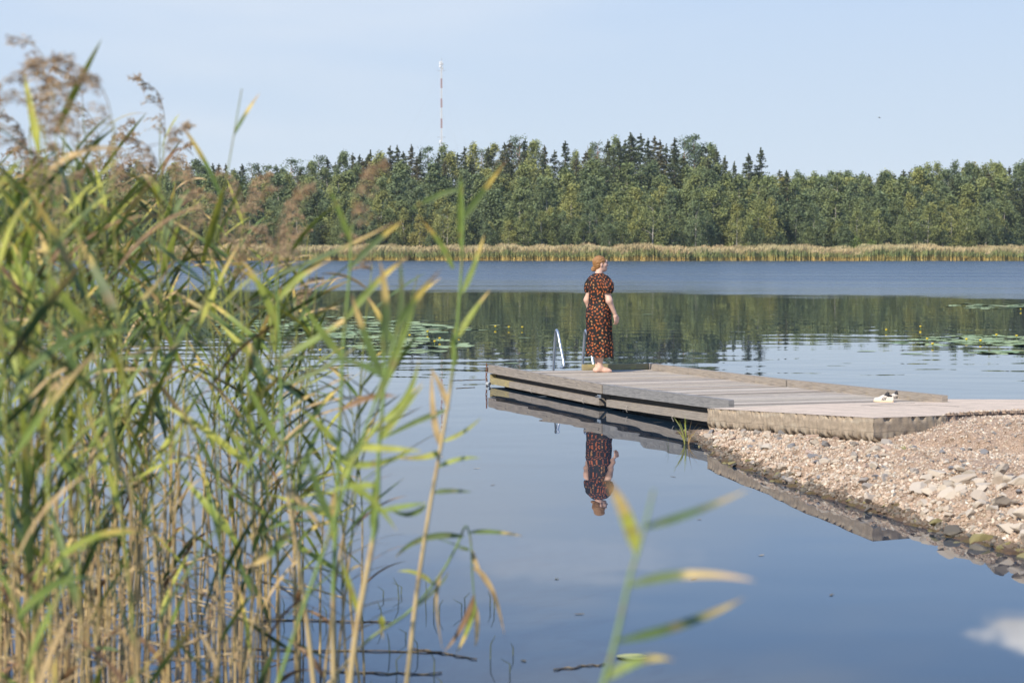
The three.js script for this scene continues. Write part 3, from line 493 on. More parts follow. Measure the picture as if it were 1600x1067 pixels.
  // dark wet stones along the rest of the waterline
  for (let i = 0, t = 0; i < 110 && t < 6000; t++) { const k = r() * (shorePx.length - 2), a = shorePx[Math.floor(k)], b = shorePx[Math.floor(k) + 1], p = a.clone().lerp(b, k % 1), s = 0.018 + 0.035 * r(); p.x += -0.10 + 0.22 * r(); p.z += (r() - 0.5) * 0.1; if (!free(p.x, p.z, s)) continue; put(p.x, p.z, s, 'dark wet stone lying along the water edge of the bank', 'wet stones along the water edge', 0.35, r() < 0.45 ? mossy : wetM); i++; }
  for (let i = 0, t = 0; i < 55 && t < 6000; t++) { const px = 1300 + 300 * r(), py = 690 + 110 * r(), p = onY(px, py, 0.38), s = 0.02 + 0.035 * r() * r(); if (onLand(p.x, p.z) < 0.25 || underSlab(p.x, p.z) || !free(p.x, p.z, s)) continue; put(p.x, p.z, s, 'single larger stone lying loose on the pink gravel', 'loose stones on the gravel', 0.2, r() < 0.5 ? mats[3] : null); i++; }
  const lone = onY(1361, 786, 0.04); put(lone.x, lone.z, 0.075, 'flat pale stone by itself at the water edge', null, 0.1, mats[1]).rotation.set(0.1, 0.4, 0);
}

// ------------------------------------------------------------------ plants of the shore
function bladeStrip(pts, w, colors, fold = 0.25) { // a leaf: strip along pts, creased along its middle
  const pos = [], idx = [], col = []; const n = pts.length - 1;
  for (let i = 0; i <= n; i++) {
    const t = i / n, d = pts[Math.min(i + 1, n)].clone().sub(pts[Math.max(i - 1, 0)]).normalize(); let side = d.clone().cross(w.up).normalize(); if (w.roll) side.applyAxisAngle(d, w.roll * (0.4 + t));
    const nrm = side.clone().cross(d), W = w.width * (Array.isArray(w.prof) ? 1 : w.prof(t));
    const a = pts[i].clone().addScaledVector(side, -W).addScaledVector(nrm, W * fold), b = pts[i], c = pts[i].clone().addScaledVector(side, W).addScaledVector(nrm, W * fold);
    pos.push(a.x, a.y, a.z, b.x, b.y, b.z, c.x, c.y, c.z); const k = colors(t); col.push(...k, ...k, ...k);
    if (i) { const q = i * 3; idx.push(q - 3, q - 2, q + 1, q - 3, q + 1, q, q - 2, q - 1, q + 2, q - 2, q + 2, q + 1); }
  }
  return geoFrom(pos, idx, { color: col });
}
const leafProf = (t) => Math.min(1, 0.35 + t * 3.2) * Math.pow(Math.max(0, 1 - Math.pow(t, 2.6)), 0.9) + 0.01;
const GREENS = [[0.17, 0.235, 0.035], [0.25, 0.30, 0.04], [0.10, 0.155, 0.03], [0.36, 0.37, 0.05], [0.075, 0.12, 0.03]], YELLOW = [0.55, 0.42, 0.075], STRAW = [0.52, 0.37, 0.17], BROWN = [0.24, 0.135, 0.06];
const leafMat = phy([1, 1, 1], 0.6, { vertexColors: true, transmission: 0.22, thickness: 0 }), stemMat = std([1, 1, 1], 0.6, { vertexColors: true }), plumeMat = phy([1, 1, 1], 0.9, { vertexColors: true, transmission: 0.25, thickness: 0 }), dryMat = std([1, 1, 1], 0.8, { vertexColors: true });
const mixc = (a, b, t) => [0, 1, 2].map((i) => lerp(a[i], b[i], t));
function leafColours(r, state) { // dying leaves yellow and brown from the tip, with an uneven edge
  const g = GREENS[Math.floor(r() * 5)], at = state === 'green' ? 0.86 + 0.2 * r() : state === 'tip' ? 0.4 + 0.3 * r() : 0, y = state === 'dry' ? (r() < 0.6 ? STRAW : BROWN) : mixc(YELLOW, STRAW, r() * 0.7), end = mixc(STRAW, BROWN, r());
  const sd = r() * 99, spot = (c, t) => { const k = 1 + 0.22 * n2(t * 5, sd), b = smooth(0.55, 0.8, n2(t * 11 + 3, sd)) * 0.5; return mixc(c.map((v) => v * k), BROWN, b); };
  return (t) => spot(state === 'dry' ? mixc(y, end, smooth(0.6, 1, t)) : t < at ? g : mixc(mixc(g, y, smooth(at, at + 0.10, t)), end, smooth(at + 0.25, at + 0.4, t)), t);
}
function plume(r, top, dir, size) { // a drooping flower head of many thin branches with small spikelets
  const pos = [], idx = [], col = [], axis = curve([top, top.clone().add(V(dir.x * 0.05, 0.45, dir.z * 0.05).multiplyScalar(size)), top.clone().add(V(dir.x * 0.25, 0.80, dir.z * 0.25).multiplyScalar(size)), top.clone().add(V(dir.x * 0.62, 0.95, dir.z * 0.62).multiplyScalar(size))], 14);
  const gs = [tube(axis, 0.0014, 4, axis.map(() => [0.30, 0.22, 0.10]))];
  const tri = (a, b, c, k) => { const q = pos.length / 3; for (const p of [a, b, c]) { pos.push(p.x, p.y, p.z); col.push(...k); } idx.push(q, q + 1, q + 2); };
  for (let i = 0; i < 30; i++) {
    const t = r(), a = axis[Math.floor(t * 14)], ang = r() * 6.283, L = size * (0.42 * (1 - t * 0.65)) * (0.5 + 0.7 * r()), o = V(Math.cos(ang) * 0.5 + dir.x * 0.75, 0.75 - 0.5 * r(), Math.sin(ang) * 0.5 + dir.z * 0.75).normalize(), tint = mixc([0.37, 0.235, 0.13], [0.50, 0.37, 0.21], r());
    let p = a.clone(), v = o.clone(); const steps = 6;
    for (let k = 0; k < steps; k++) {
      const q = p.clone().addScaledVector(v, L / steps); v.y -= 0.16; v.normalize(); tri(p, q, q.clone().add(V(0.0016, 0, 0.0012)), [0.32, 0.23, 0.13]);
      for (let m = 0; m < 2; m++) { const s = V(r() - 0.5, r() - 0.65, r() - 0.5).normalize().add(v).normalize(), e = q.clone().addScaledVector(s, 0.013 + 0.008 * r()), w = s.clone().cross(V(r() - 0.5, r() - 0.5, r() - 0.5)).normalize().multiplyScalar(0.0022), mid = q.clone().lerp(e, 0.45); tri(q, mid.clone().add(w), e, tint); tri(q, e, mid.clone().sub(w), tint); }
      p = q;
    }
  }
  gs.push(geoFrom(pos, idx, { color: col })); gs.forEach((g) => { g.deleteAttribute('uv'); });
  const [a, b] = gs; return mergeGeometries([a.toNonIndexed(), b.toNonIndexed()]);
}
function stemColours(n, r, low = 0.42) { const g = GREENS[Math.floor(r() * 3)], d = mixc([0.42, 0.31, 0.13], [0.50, 0.38, 0.17], r()), cut = low + 0.15 * r(); return Array.from({ length: n }, (_, i) => { const t = i / (n - 1), node = Math.floor(t * 14), k = t < cut ? d : mixc(g, [0.28, 0.31, 0.08], 0.4); return (t * 14) % 1 < 0.12 ? mixc(k, BROWN, 0.45) : k; }); }
// one kind of reed: stem with sheathed leaves to both sides, and a plume
function makeReed(seed, H, leaves, withPlume, dryness) {
  const r = rng(seed), o = new THREE.Group(); o.userData = { category: 'reed' };
  const lean = V(-0.02 + 0.13 * r(), 0, (r() - 0.5) * 0.12), path = (t) => V(lean.x * H * t * t * 0.8 + 0.01 * Math.sin(t * 9), H * t * (1 - 0.02 * t * t), lean.z * H * t * t), pts = Array.from({ length: 29 }, (_, i) => path(i / 28)); pts[0].y = -0.15;
  part('stem', tube(pts, pts.map((_, i) => lerp(0.0058, 0.0016, i / 28)), 6, stemColours(29, r)), stemMat, o);
  for (let i = 0; i < leaves; i++) {
    const t = lerp(0.24, 0.97, (i + 0.6 * r()) / leaves), base = path(t), sgn = i % 2 ? 1 : -1, az = (sgn > 0 ? 0 : Math.PI) * (r() < 0.85 ? 1 : 0) + (r() - 0.5) * 1.6, L = (0.19 + 0.20 * r()) * (0.75 + 0.5 * Math.sin(Math.PI * t)), th0 = 0.25 + 0.65 * r(), th1 = th0 + 0.05 + 0.6 * r() * r() + (r() < 0.12 ? 1.1 : 0);
    const state = r() < dryness + (t < 0.42 ? 0.35 : 0) ? 'dry' : r() < 0.42 ? 'tip' : 'green', q = [base.clone()]; let p = base.clone();
    for (let k = 1; k <= 9; k++) { const th = lerp(th0, th1 + (state === 'dry' ? 0.6 : 0), Math.pow(k / 9, 1.4)), out = V(Math.cos(az), 0, Math.sin(az)); p = p.clone().addScaledVector(out, Math.sin(th) * L / 9).add(V(0, Math.cos(th) * L / 9, 0)); q.push(p); }
    part('leaf', bladeStrip(q, { up: V(0.02, 1, 0.03), width: (0.0065 + 0.0085 * r()) * (state === 'dry' ? 0.7 : 1), prof: leafProf, roll: (r() - 0.5) * 2.2 }, leafColours(r, state)), leafMat, o);
  }
  if (withPlume) part('plume', plume(r, path(0.985), V(0.9, 0, (r() - 0.5) * 0.8).normalize(), 0.16 + 0.07 * r()), plumeMat, o);
  return o;
}
function makeStalk(seed, H, kink) {
  const r = rng(seed), o = new THREE.Group(); o.userData = { category: 'reed' }; const pts = [], a = (r() - 0.5) * 0.25, n = 20; let p = V(0, -0.15, 0);
  for (let i = 0; i <= n; i++) { pts.push(p.clone()); const t = i / n, bent = kink && t > kink; p = p.clone().add(V((a * t + (bent ? 0.8 : 0)) * H / n, H / n * (bent ? -0.25 : 1), 0.1 * (r() - 0.5) * H / n)); }
  const c = mixc([0.27, 0.185, 0.085], [0.62, 0.49, 0.27], r());
  part('stem', tube(pts, pts.map((_, i) => lerp(0.0056, 0.0042, i / n)), 6, pts.map((_, i) => i % 5 === 0 ? mixc(c, BROWN, 0.6) : mixc(c, BROWN, 0.25 * r()))), stemMat, o);
  for (let i = 0; i < 4; i++) if (r() < 0.6) { const b = pts[5 + Math.floor(r() * 11)], q = [b.clone()]; let e = b.clone(); const az = r() * 6.283, L = 0.12 + 0.2 * r(); for (let k = 1; k <= 6; k++) { const th = 0.5 + 2.3 * k / 6; e = e.clone().add(V(Math.cos(az) * Math.sin(th), Math.cos(th), Math.sin(az) * Math.sin(th)).multiplyScalar(L / 6)); q.push(e); } part('leaf', bladeStrip(q, { up: V(0, 1, 0.1), width: 0.005, prof: leafProf, roll: 2 * r() }, leafColours(r, 'dry')), leafMat, o); }
  return o;
}
{
  const r = rng(51);
  const protos = []; for (let i = 0; i < 14; i++) protos.push(makeReed(500 + i, 2.4, 12 + i % 4, i % 5 < 2, i % 5 === 0 ? 0.3 : 0.12));
  const stalks = []; for (let i = 0; i < 14; i++) stalks.push(makeStalk(600 + i, 1.1, i % 3 === 0 ? 0.45 + 0.4 * r() : 0));
  const plant = (proto, px, d, h, name, label, group) => { const o = copyOf(proto, label, group, name); o.position.set((px - 800) / F * d, 0, -d); o.scale.set(0.95 + 0.15 * r(), h, 0.95 + 0.15 * r()); o.rotation.set((r() - 0.5) * 0.12, (r() - 0.5) * 1.6 + (r() < 0.42 ? 3.1 : 0), (r() - 0.5) * 0.18); return o; };
  let kind; const part3 = (px) => px < 110 ? 'at the left edge' : px < 260 ? 'left of the middle' : px < 380 ? 'right of the middle' : 'at the right side', reedLabel = (px, d) => (kind.children.some((c) => c.name === 'plume') ? 'reed with a brown plume ' : 'leafy reed without a plume ') + part3(px) + (d > 9.5 ? ' of the clump, at the back' : d > 8.2 ? ' of the clump, mid-depth' : ' of the clump, toward the front');
  // the dense clump: far to near
  for (let i = 0; i < 100; i++) { const d = 6.4 + 5.4 * Math.pow(r(), 0.9), px = -60 + 570 * Math.pow(r(), 1.05); plant(kind = protos[Math.floor(r() * 14)], px - 30, d, (0.93 + 0.12 * r()) * (px > 300 ? lerp(1, 0.86, (px - 300) / 130) : 1), 'reed', reedLabel(px, d), 'reeds of the dense clump'); }
  for (let i = 0; i < 20; i++) { const d = 5.0 + 1.8 * r(), px = -90 + 440 * r(); plant(protos[Math.floor(r() * 14)], px - 60, d, 0.86 + 0.17 * r(), 'reed', 'tall blurred reed nearest the camera, ' + part3(px) + ' of the clump', 'near reeds of the clump'); }
  for (let i = 0; i < 9; i++) { const d = 7.5 + 4 * r(), px = 430 + 210 * r(); plant(protos[Math.floor(r() * 14)], px - 40, d, 0.62 + 0.2 * r(), 'reed', 'reed at the loose right side of the clump', 'reeds at the loose side of the clump'); }
  for (let i = 0; i < 135; i++) { const d = 7 + 4.6 * r(), px = -40 + 420 * Math.pow(r(), 1.2), h = 0.45 + 0.75 * r(), k = Math.floor(r() * 14); plant(stalks[k], px, d, h, 'dry_reed_stalk', (k % 3 ? h > 0.85 ? 'tall straight' : 'short straight' : 'snapped') + ' straw-coloured stalk ' + part3(px) + (d > 9.3 ? ' of the clump, at the back' : ' of the clump, toward the front'), 'dry stalks of the clump'); }
  for (let i = 0; i < 34; i++) { const d = 8.6 + 3.4 * r(), px = 400 + 420 * r(), y = 0.04 + 0.09 * r(), o = solo('reed_shoot', tube([V(0, -0.1, 0), V(0.03 * (r() - 0.5), y * 0.6, 0), V(0.09 * (r() - 0.5), y, 0.02)], [0.003, 0.0026, 0.0012], 5, [0, 1, 2].map(() => mixc(GREENS[2], BROWN, 0.25))), stemMat, 'thin short shoot sticking out of the water beside the reeds', 'reed', 'short shoots in the water'); o.position.set((px - 800) / F * d, 0, -d); }
  // stalks afloat
  for (const [x0, y0, x1, y1, label] of [[360, 968, 612, 972, 'long floating dead stalk crossing behind the reeds'], [330, 1013, 690, 1018, 'longest dark stalk afloat at the foot of the reeds'], [500, 1050, 690, 1052, 'floating stalk lowest in the view'], [640, 1012, 745, 1029, 'greenish stalk afloat right of the reeds'], [20, 912, 90, 921, 'short piece of debris afloat in the left clump'], [704, 594.5, 762, 592.5, 'thin dark stick afloat left of the dock corner'], [712, 606.5, 742, 605, 'short twig afloat left of the dock chain'], [865, 1045, 945, 1038, 'dark twig afloat beside the lone near reed']]) {
    const a = onY(x0, y0, 0.004), b = onY(x1, y1, 0.004), n = 14, pts = Array.from({ length: n + 1 }, (_, i) => a.clone().lerp(b, i / n).add(V(0, 0.002 * Math.sin(i * 2), 0.03 * n2(i * 0.3, x0)))); 
    solo('floating_stalk', tube(pts, pts.map((_, i) => 0.0042 - 0.0016 * Math.abs(i / n - 0.4)), 6, pts.map((_, i) => i % 4 === 0 ? [0.26, 0.19, 0.09] : mixc([0.06, 0.045, 0.03], [0.18, 0.13, 0.07], r()))), stemMat, label, 'stalk', 'debris afloat');
  }

  // reeds that stand apart: their stems and leaves are read from the photograph at their own distance
  const lone = (d, label, stem, rad, leaves, cols, plumeSize) => {
    const o = thing('reed', label, 'reed', null, atD(stem[0][0], stem[0][1], d).setY(0)), base = o.position, P = ([x, y, k = 0]) => atD(x, y, d + k).sub(base), pts = curve(stem.map(P), 30); const rr = rng(Math.round(d * 100));
    const w = pts[0].y, foot = pts[0].clone().addScaledVector(pts[1].clone().sub(pts[0]).normalize(), -Math.max(0, w + 0.1) / Math.max(0.3, pts[1].clone().sub(pts[0]).normalize().y)); pts.unshift(foot);
    part('stem', tube(pts, pts.map((_, i) => lerp(rad, rad * 0.4, i / pts.length)), 7, pts.map((_, i) => { const k = cols(i / pts.length); return i % 6 === 0 ? mixc(k, BROWN, 0.45) : k; })), stemMat, o);
    for (const [a, m, b, width, state, dk = 0] of leaves) { const q = new THREE.QuadraticBezierCurve3(P([...a, 0]), P([...m, dk * 0.5]), P([...b, dk])).getPoints(12); part('leaf', bladeStrip(q, { up: V(0.3 * (rr() - 0.5), 0.5, 1), width, prof: leafProf, roll: (rr() - 0.5) * 0.9 }, leafColours(rr, state)), leafMat, o); }
    if (plumeSize) part('plume', plume(rr, pts[pts.length - 1], V(0.9, 0, 0.2), plumeSize), plumeMat, o);
    return o;
  };
  const tan = () => [0.50, 0.37, 0.17], green = () => [0.20, 0.28, 0.07], half = (c) => (t) => t < c ? [0.50, 0.38, 0.18] : [0.17, 0.25, 0.06];
  lone(3.1, 'lone blurred reed with four long leaves in front of the open water', [[938, 1085], [962, 1000], [985, 900], [1003, 840], [1022, 765]], 0.0042, [[[996, 865], [980, 790], [945, 745], 0.0105, 'tip'], [[985, 915], [1075, 885], [1182, 908], 0.0075, 'tip', -0.1], [[966, 1002], [1080, 980], [1165, 933], 0.0075, 'tip', 0.1], [[1006, 825], [1085, 805], [1172, 764], 0.0068, 'tip', 0.1], [[945, 1062], [1000, 1020], [1055, 1032], 0.009, 'tip']], green);
  lone(6.2, 'tall reed with yellow-tipped leaves reaching above the far shoreline', [[634, 1080], [652, 920], [672, 790], [690, 690], [706, 590], [719, 450], [724, 340], [722, 285]], 0.0072, [[[722, 345], [752, 300], [794, 247], 0.0105, 'tip'], [[716, 297], [685, 300], [640, 328], 0.009, 'green'], [[708, 420], [692, 378], [660, 345], 0.0095, 'tip'], [[722, 458], [742, 420], [757, 365], 0.010, 'tip'], [[717, 525], [735, 490], [767, 452], 0.011, 'tip'], [[722, 390], [716, 350], [720, 268], 0.010, 'green'], [[712, 570], [705, 540], [712, 505], 0.010, 'green'], [[700, 640], [640, 660], [590, 690], 0.009, 'green'], [[690, 700], [672, 655], [675, 575], 0.010, 'dry'], [[684, 730], [720, 712], [750, 716], 0.008, 'green'], [[678, 770], [700, 765], [738, 769], 0.008, 'green'], [[688, 705], [670, 720], [612, 715], 0.011, 'tip'], [[665, 790], [640, 815], [608, 795], 0.008, 'green'], [[690, 690], [725, 680], [752, 652], 0.006, 'green'], [[701, 640], [690, 600], [672, 575], 0.009, 'dry']], half(0.55));
  lone(5.4, 'reed with a thick straw stem leaning right, middle of the loose group', [[545, 1085], [556, 990], [572, 900], [583, 840], [590, 780], [592, 700], [600, 600], [598, 520]], 0.0092, [[[586, 835], [582, 800], [586, 745], 0.012, 'green'], [[588, 800], [640, 790], [668, 786], 0.009, 'green'], [[590, 760], [560, 755], [505, 770], 0.010, 'green'], [[592, 690], [625, 640], [662, 600], 0.011, 'green'], [[597, 560], [610, 470], [592, 405], 0.012, 'tip'], [[598, 590], [570, 530], [548, 458], 0.011, 'tip'], [[592, 700], [560, 690], [520, 730], 0.010, 'green'], [[594, 660], [640, 640], [655, 560], 0.010, 'green'], [[598, 560], [640, 520], [622, 380], 0.010, 'green'], [[560, 960], [540, 900], [530, 870], 0.009, 'green']], half(0.42));
  lone(6.0, 'reed with a pale straw stem leaning left beside the loose group', [[492, 1085], [478, 960], [462, 850], [445, 740], [440, 640], [436, 520], [430, 400]], 0.0082, [[[442, 700], [400, 640], [372, 560], 0.010, 'green'], [[438, 560], [520, 520], [560, 480], 0.012, 'tip'], [[440, 600], [500, 590], [570, 530], 0.009, 'green'], [[436, 520], [410, 440], [375, 405], 0.011, 'tip'], [[450, 780], [500, 740], [520, 690], 0.009, 'green'], [[456, 820], [425, 880], [380, 885], 0.012, 'tip'], [[432, 430], [520, 400], [620, 345], 0.010, 'tip'], [[434, 470], [470, 420], [520, 405], 0.011, 'tip'], [[446, 760], [480, 790], [510, 840], 0.009, 'dry']], half(0.5), 0.2);
  lone(5.8, 'green reed with a yellow patch between the two straw stems', [[521, 1085], [520, 960], [523, 860], [528, 740], [532, 640], [536, 540], [545, 440], [550, 350]], 0.0078, [[[524, 850], [517, 800], [524, 760], 0.013, 'tip'], [[528, 760], [560, 700], [600, 650], 0.010, 'green'], [[530, 700], [500, 660], [470, 640], 0.010, 'green'], [[533, 640], [585, 610], [620, 620], 0.009, 'dry'], [[536, 560], [500, 520], [470, 470], 0.011, 'green'], [[540, 500], [590, 430], [640, 400], 0.010, 'tip'], [[546, 420], [590, 370], [630, 345], 0.010, 'tip'], [[548, 380], [530, 330], [512, 290], 0.009, 'green'], [[530, 720], [580, 740], [650, 700], 0.010, 'green'], [[526, 790], [480, 800], [440, 790], 0.008, 'green']], half(0.2), 0.17);
  lone(6.6, 'bent reed with withered leaves hanging over the water, rightmost of the clump', [[520, 1060], [575, 1000], [640, 955], [690, 895], [715, 850], [728, 822], [734, 835], [738, 900], [742, 945]], 0.005, [[[735, 832], [770, 828], [818, 838], 0.008, 'tip'], [[714, 856], [770, 868], [650, 832], 0.004, 'green'], [[738, 860], [740, 880], [765, 922], 0.008, 'dry'], [[739, 888], [772, 900], [788, 992], 0.009, 'dry'], [[741, 930], [725, 985], [694, 1018], 0.009, 'dry'], [[742, 938], [735, 985], [712, 1022], 0.010, 'tip'], [[743, 945], [748, 985], [742, 1012], 0.008, 'dry'], [[690, 895], [672, 930], [692, 1018], 0.006, 'dry'], [[724, 838], [650, 830], [617, 872], 0.011, 'green'], [[652, 948], [700, 905], [700, 893], 0.005, 'green'], [[600, 985], [590, 940], [598, 1000], 0.010, 'tip'], [[676, 912], [650, 888], [620, 893], 0.008, 'green']], half(0.15));
  lone(5.2, 'dark reed stem leaning right behind the straw stems', [[430, 1080], [470, 960], [520, 820], [560, 700], [600, 590], [625, 500]], 0.006, [[[560, 700], [600, 700], [660, 705], 0.010, 'green'], [[585, 630], [620, 560], [650, 470], 0.011, 'green'], [[600, 590], [560, 560], [505, 560], 0.010, 'green'], [[540, 755], [580, 770], [620, 830], 0.009, 'green'], [[520, 820], [490, 760], [480, 700], 0.010, 'green'], [[618, 520], [640, 470], [690, 420], 0.009, 'tip']], half(0.05));
}
{ // sedge at the tip of the bank, weeds in the gravel
  const r = rng(61), tuft = (name, label, p, n, h, spread, cols) => { const o = thing(name, label, 'plant', null, p); for (let i = 0; i < n; i++) { const a = r() * 6.283, L = h * (0.55 + 0.5 * r()), lean = spread * (0.3 + r()), q = Array.from({ length: 9 }, (_, k) => { const t = k / 8; return V(Math.cos(a) * (0.02 + lean * t * t), L * t * (1 - 0.15 * t * spread * 4) - 0.02, Math.sin(a) * (0.02 + lean * t * t)); }), c = cols[Math.floor(r() * cols.length)]; part('blade', bladeStrip(q, { up: V(Math.sin(a), 0.3, -Math.cos(a)), width: 0.0042 + 0.003 * r(), prof: (t) => Math.min(1, 0.6 + t * 2) * (1 - t * t) + 0.03, roll: r() }, () => c), leafMat, o); } return o; };
  tuft('sedge_tuft', 'upright green sedge tuft in the water at the tip of the bank', onY(1073, 694, 0), 13, 0.34, 0.10, [GREENS[1], GREENS[3], [0.32, 0.34, 0.10], STRAW]);
  tuft('sedge_tuft', 'single curved sedge blade left of the larger tuft', onY(1046, 702, 0), 2, 0.2, 0.08, [GREENS[2], GREENS[0]]);
  for (const [px, py, n, h, label] of [[1552, 668, 16, 0.09, 'largest green weed growing in the gravel'], [1573, 664, 9, 0.07, 'small weed beside the largest one in the gravel'], [1517, 672, 8, 0.06, 'small pale weed left of the largest one in the gravel'], [1508, 650, 6, 0.05, 'tiny weed at the top of the gravel by the slab'], [1418, 702, 8, 0.06, 'yellowish weed in the gravel below the slab corner']]) { const p0 = onY(px, py, 0.28); let p = p0; for (let k = 0; k < 8; k++) p = onY(px, py, bankY(p.x, p.z)); p.y = bankY(p.x, p.z); tuft('weed', label, p, n, h, h * 0.9, [GREENS[0], GREENS[1], [0.30, 0.30, 0.09]]); }
}
{ // water lilies
  const r = rng(71), padGeo = (s) => { const q = rng(s), pos = [0, 0.006, 0], idx = [], n = 20; for (let i = 0; i <= n; i++) { const a = 0.16 + (6.283 - 0.32) * i / n, R = 1 + 0.04 * n2(i * 0.5, s); pos.push(Math.cos(a) * R, 0.02 * Math.sin(a * 2 + s) * 0.5 + 0.02, Math.sin(a) * R * 0.86); if (i) idx.push(0, i + 1, i); } return geoFrom(pos, idx); };
  const geos = [1, 2, 3, 4].map(padGeo), mats = [[0.27, 0.36, 0.15], [0.33, 0.41, 0.18], [0.22, 0.31, 0.13], [0.42, 0.42, 0.15], [0.46, 0.34, 0.17]].map((c) => phy(c, 0.55));
  const areas = [ // pixel centre, half size, how many, label, group
    [520, 512, 190, 17, 700, 'round green lily pad in the patch behind the reeds', 'lily pads behind the reeds'], [640, 541, 90, 12, 190, 'lily pad near the yellow flowers left of the dock', 'lily pads left of the dock'], [700, 512, 100, 5, 40, 'lily pad in the thin row reaching toward the woman', 'lily pads toward the woman'],
    [1530, 533, 110, 9, 420, 'lily pad in the patch at the right edge', 'lily pads at the right edge'], [1570, 551, 50, 2.5, 40, 'lily pad in the small nearest strip at the right edge', 'nearest lily pads at the right'], [1555, 478, 75, 5, 90, 'far lily pad below the ruffled water on the right', 'far lily pads on the right'], [1415, 536, 25, 3, 9, 'lily pad at the left tip of the right patch', 'left tip of the right patch'], [450, 580, 60, 6, 14, 'sparse lily pad among the reed leaves', 'sparse lily pads'] ];
  const rest = [], stemBits = std([0.16, 0.12, 0.06], 0.8); let made = 0;
  for (const [cx, cy, hw, hh, n, label, group] of areas) for (let i = 0; i < n; i++) {
    const a = r() * 6.283, k = Math.sqrt(r()), px = cx + Math.cos(a) * k * hw, py = cy + Math.sin(a) * k * hh, p = onY(px, py, 0), s = (0.12 + 0.09 * r()); if (n2(p.x * 0.8, p.z * 0.3) < -0.35) continue;
    if (made < 285 && (i % 5 === 0 || n < 80)) { const o = solo('lily_pad', geos[Math.floor(r() * 4)], mats[Math.floor(r() * (r() < 0.85 ? 3 : 5))], label, 'lily pad', group); o.position.set(p.x, 0.002 + 0.012 * r(), p.z); o.scale.set(s, s, s); o.rotation.set((r() - 0.5) * 0.11, r() * 6.283, (r() - 0.5) * 0.11); made++; } else rest.push([p, s]);
  }
  const im = new THREE.InstancedMesh(geos[0], mats[1], rest.length), m = new THREE.Matrix4(), q = new THREE.Quaternion(), e = new THREE.Euler(); rest.forEach(([p, s], i) => im.setMatrixAt(i, m.compose(V(p.x, 0.003, p.z), q.setFromEuler(e.set((r() - 0.5) * 0.11, r() * 6.283, (r() - 0.5) * 0.11)), V(s, s, s)))); stuff(im, 'lily_pad_cover', 'mass of smaller lily pads filling the patches', 'lily pads');
  for (const [px, py, d, label] of [[1012, 491, 0.13, 'lone lily pad in the open reflection right of the woman'], [1355, 549, 0.16, 'long lone lily pad out in front of the right patch'], [1427, 553, 0.2, 'lone lily pad nearest the dock rail'], [800, 568, 0.12, 'lone lily pad by the outer end of the dock'], [820, 528, 0.12, 'lone lily pad left of the ladder']]) { const p = onY(px, py, 0), o = solo('lily_pad', geos[1], mats[1], label, 'lily pad'); o.position.set(p.x, 0.004, p.z); o.scale.set(d * 1.2, d, d); }
  { const p = onY(988, 1027, 0), o = solo('lily_pad', geos[2], mats[3], 'pale green pad afloat beside the lone near reed', 'lily pad'); o.position.set(p.x, 0.004, p.z); o.scale.set(0.075, 0.1, 0.075); }
  for (const [px, py, at] of [[745, 732, 'left of the reflected woman'], [770, 758, 'lower left of the reflected woman'], [1093, 812, 'right of the lone reed top'], [870, 905, 'left of the lone reed'], [1085, 905, 'beside the lone reed leaves'], [905, 960, 'near the foot of the lone reed'], [1300, 930, 'alone on the open water'], [680, 742, 'behind the loose reeds'], [1190, 868, 'below the bank reflection'], [818, 1033, 'at the right of the bent reed'], [1052, 745, 'left of the sedge reflection'], [640, 640, 'between the reeds and the dock']]) { const p = onY(px, py, 0), o = solo('floating_leaf', geos[Math.floor(r() * 4)], r() < 0.5 ? mats[4] : stemBits, 'tiny fallen leaf bit afloat ' + at, 'leaf', 'leaf bits afloat'); o.position.set(p.x, 0.003, p.z); o.scale.set(0.018 + 0.014 * r(), 0.05, 0.008 + 0.008 * r()); o.rotation.y = r() * 6.283; }
  const petal = new THREE.SphereGeometry(0.025, 12, 8).scale(1, 0.85, 1), yel = std([0.66, 0.50, 0.04], 0.55), stalkM = std([0.17, 0.24, 0.06], 0.6);
  const flowers = [[795, 511, 'on the thin row nearest the woman'], [774, 510, 'second from the woman on the thin row'], [816, 511, 'at the end of the thin row'], [668, 518, 'highest left of the dock'], [717, 522, 'between two tall reed stems'], [679, 534, 'in the middle left of the dock'], [687, 529, 'small one right beside the middle flower'], [613, 553, 'lowest left of the dock'], [640, 524, 'small one left of the highest'], [536, 545, 'low among the reed leaves'], [500, 548, 'far left among the reed leaves'], [1385.5, 515.5, 'leftmost of the right patch'], [1439, 510, 'highest of the right patch'], [1449.5, 530, 'at the left of the right patch'], [1458, 538, 'lowest of the right patch'], [1511, 530.5, 'in the middle of the right patch'], [1533, 532.5, 'right of the middle in the right patch'], [1558, 523.5, 'upper right of the right patch'], [1589.5, 525, 'at the right edge'], [1596, 482, 'far out at the right edge']];
  for (const [px, py, at] of flowers) { const p = onY(px, py + 4, 0), o = thing('water_lily_flower', 'yellow water lily flower ' + at, 'flower', 'yellow water lily flowers', p); part('stalk', tube([V(0, -0.05, 0), V(0, 0.045, 0)], 0.007, 6), stalkM, o); const b = part('bloom', petal, yel, o); b.position.y = 0.062; for (let i = 0; i < 5; i++) { const t = part('petal', new THREE.SphereGeometry(0.016, 8, 6).scale(1, 1.1, 0.5), yel, b); t.position.set(Math.cos(i * 1.257) * 0.02, 0.005, Math.sin(i * 1.257) * 0.02); t.rotation.y = -i * 1.257 + 1.57; } }
}

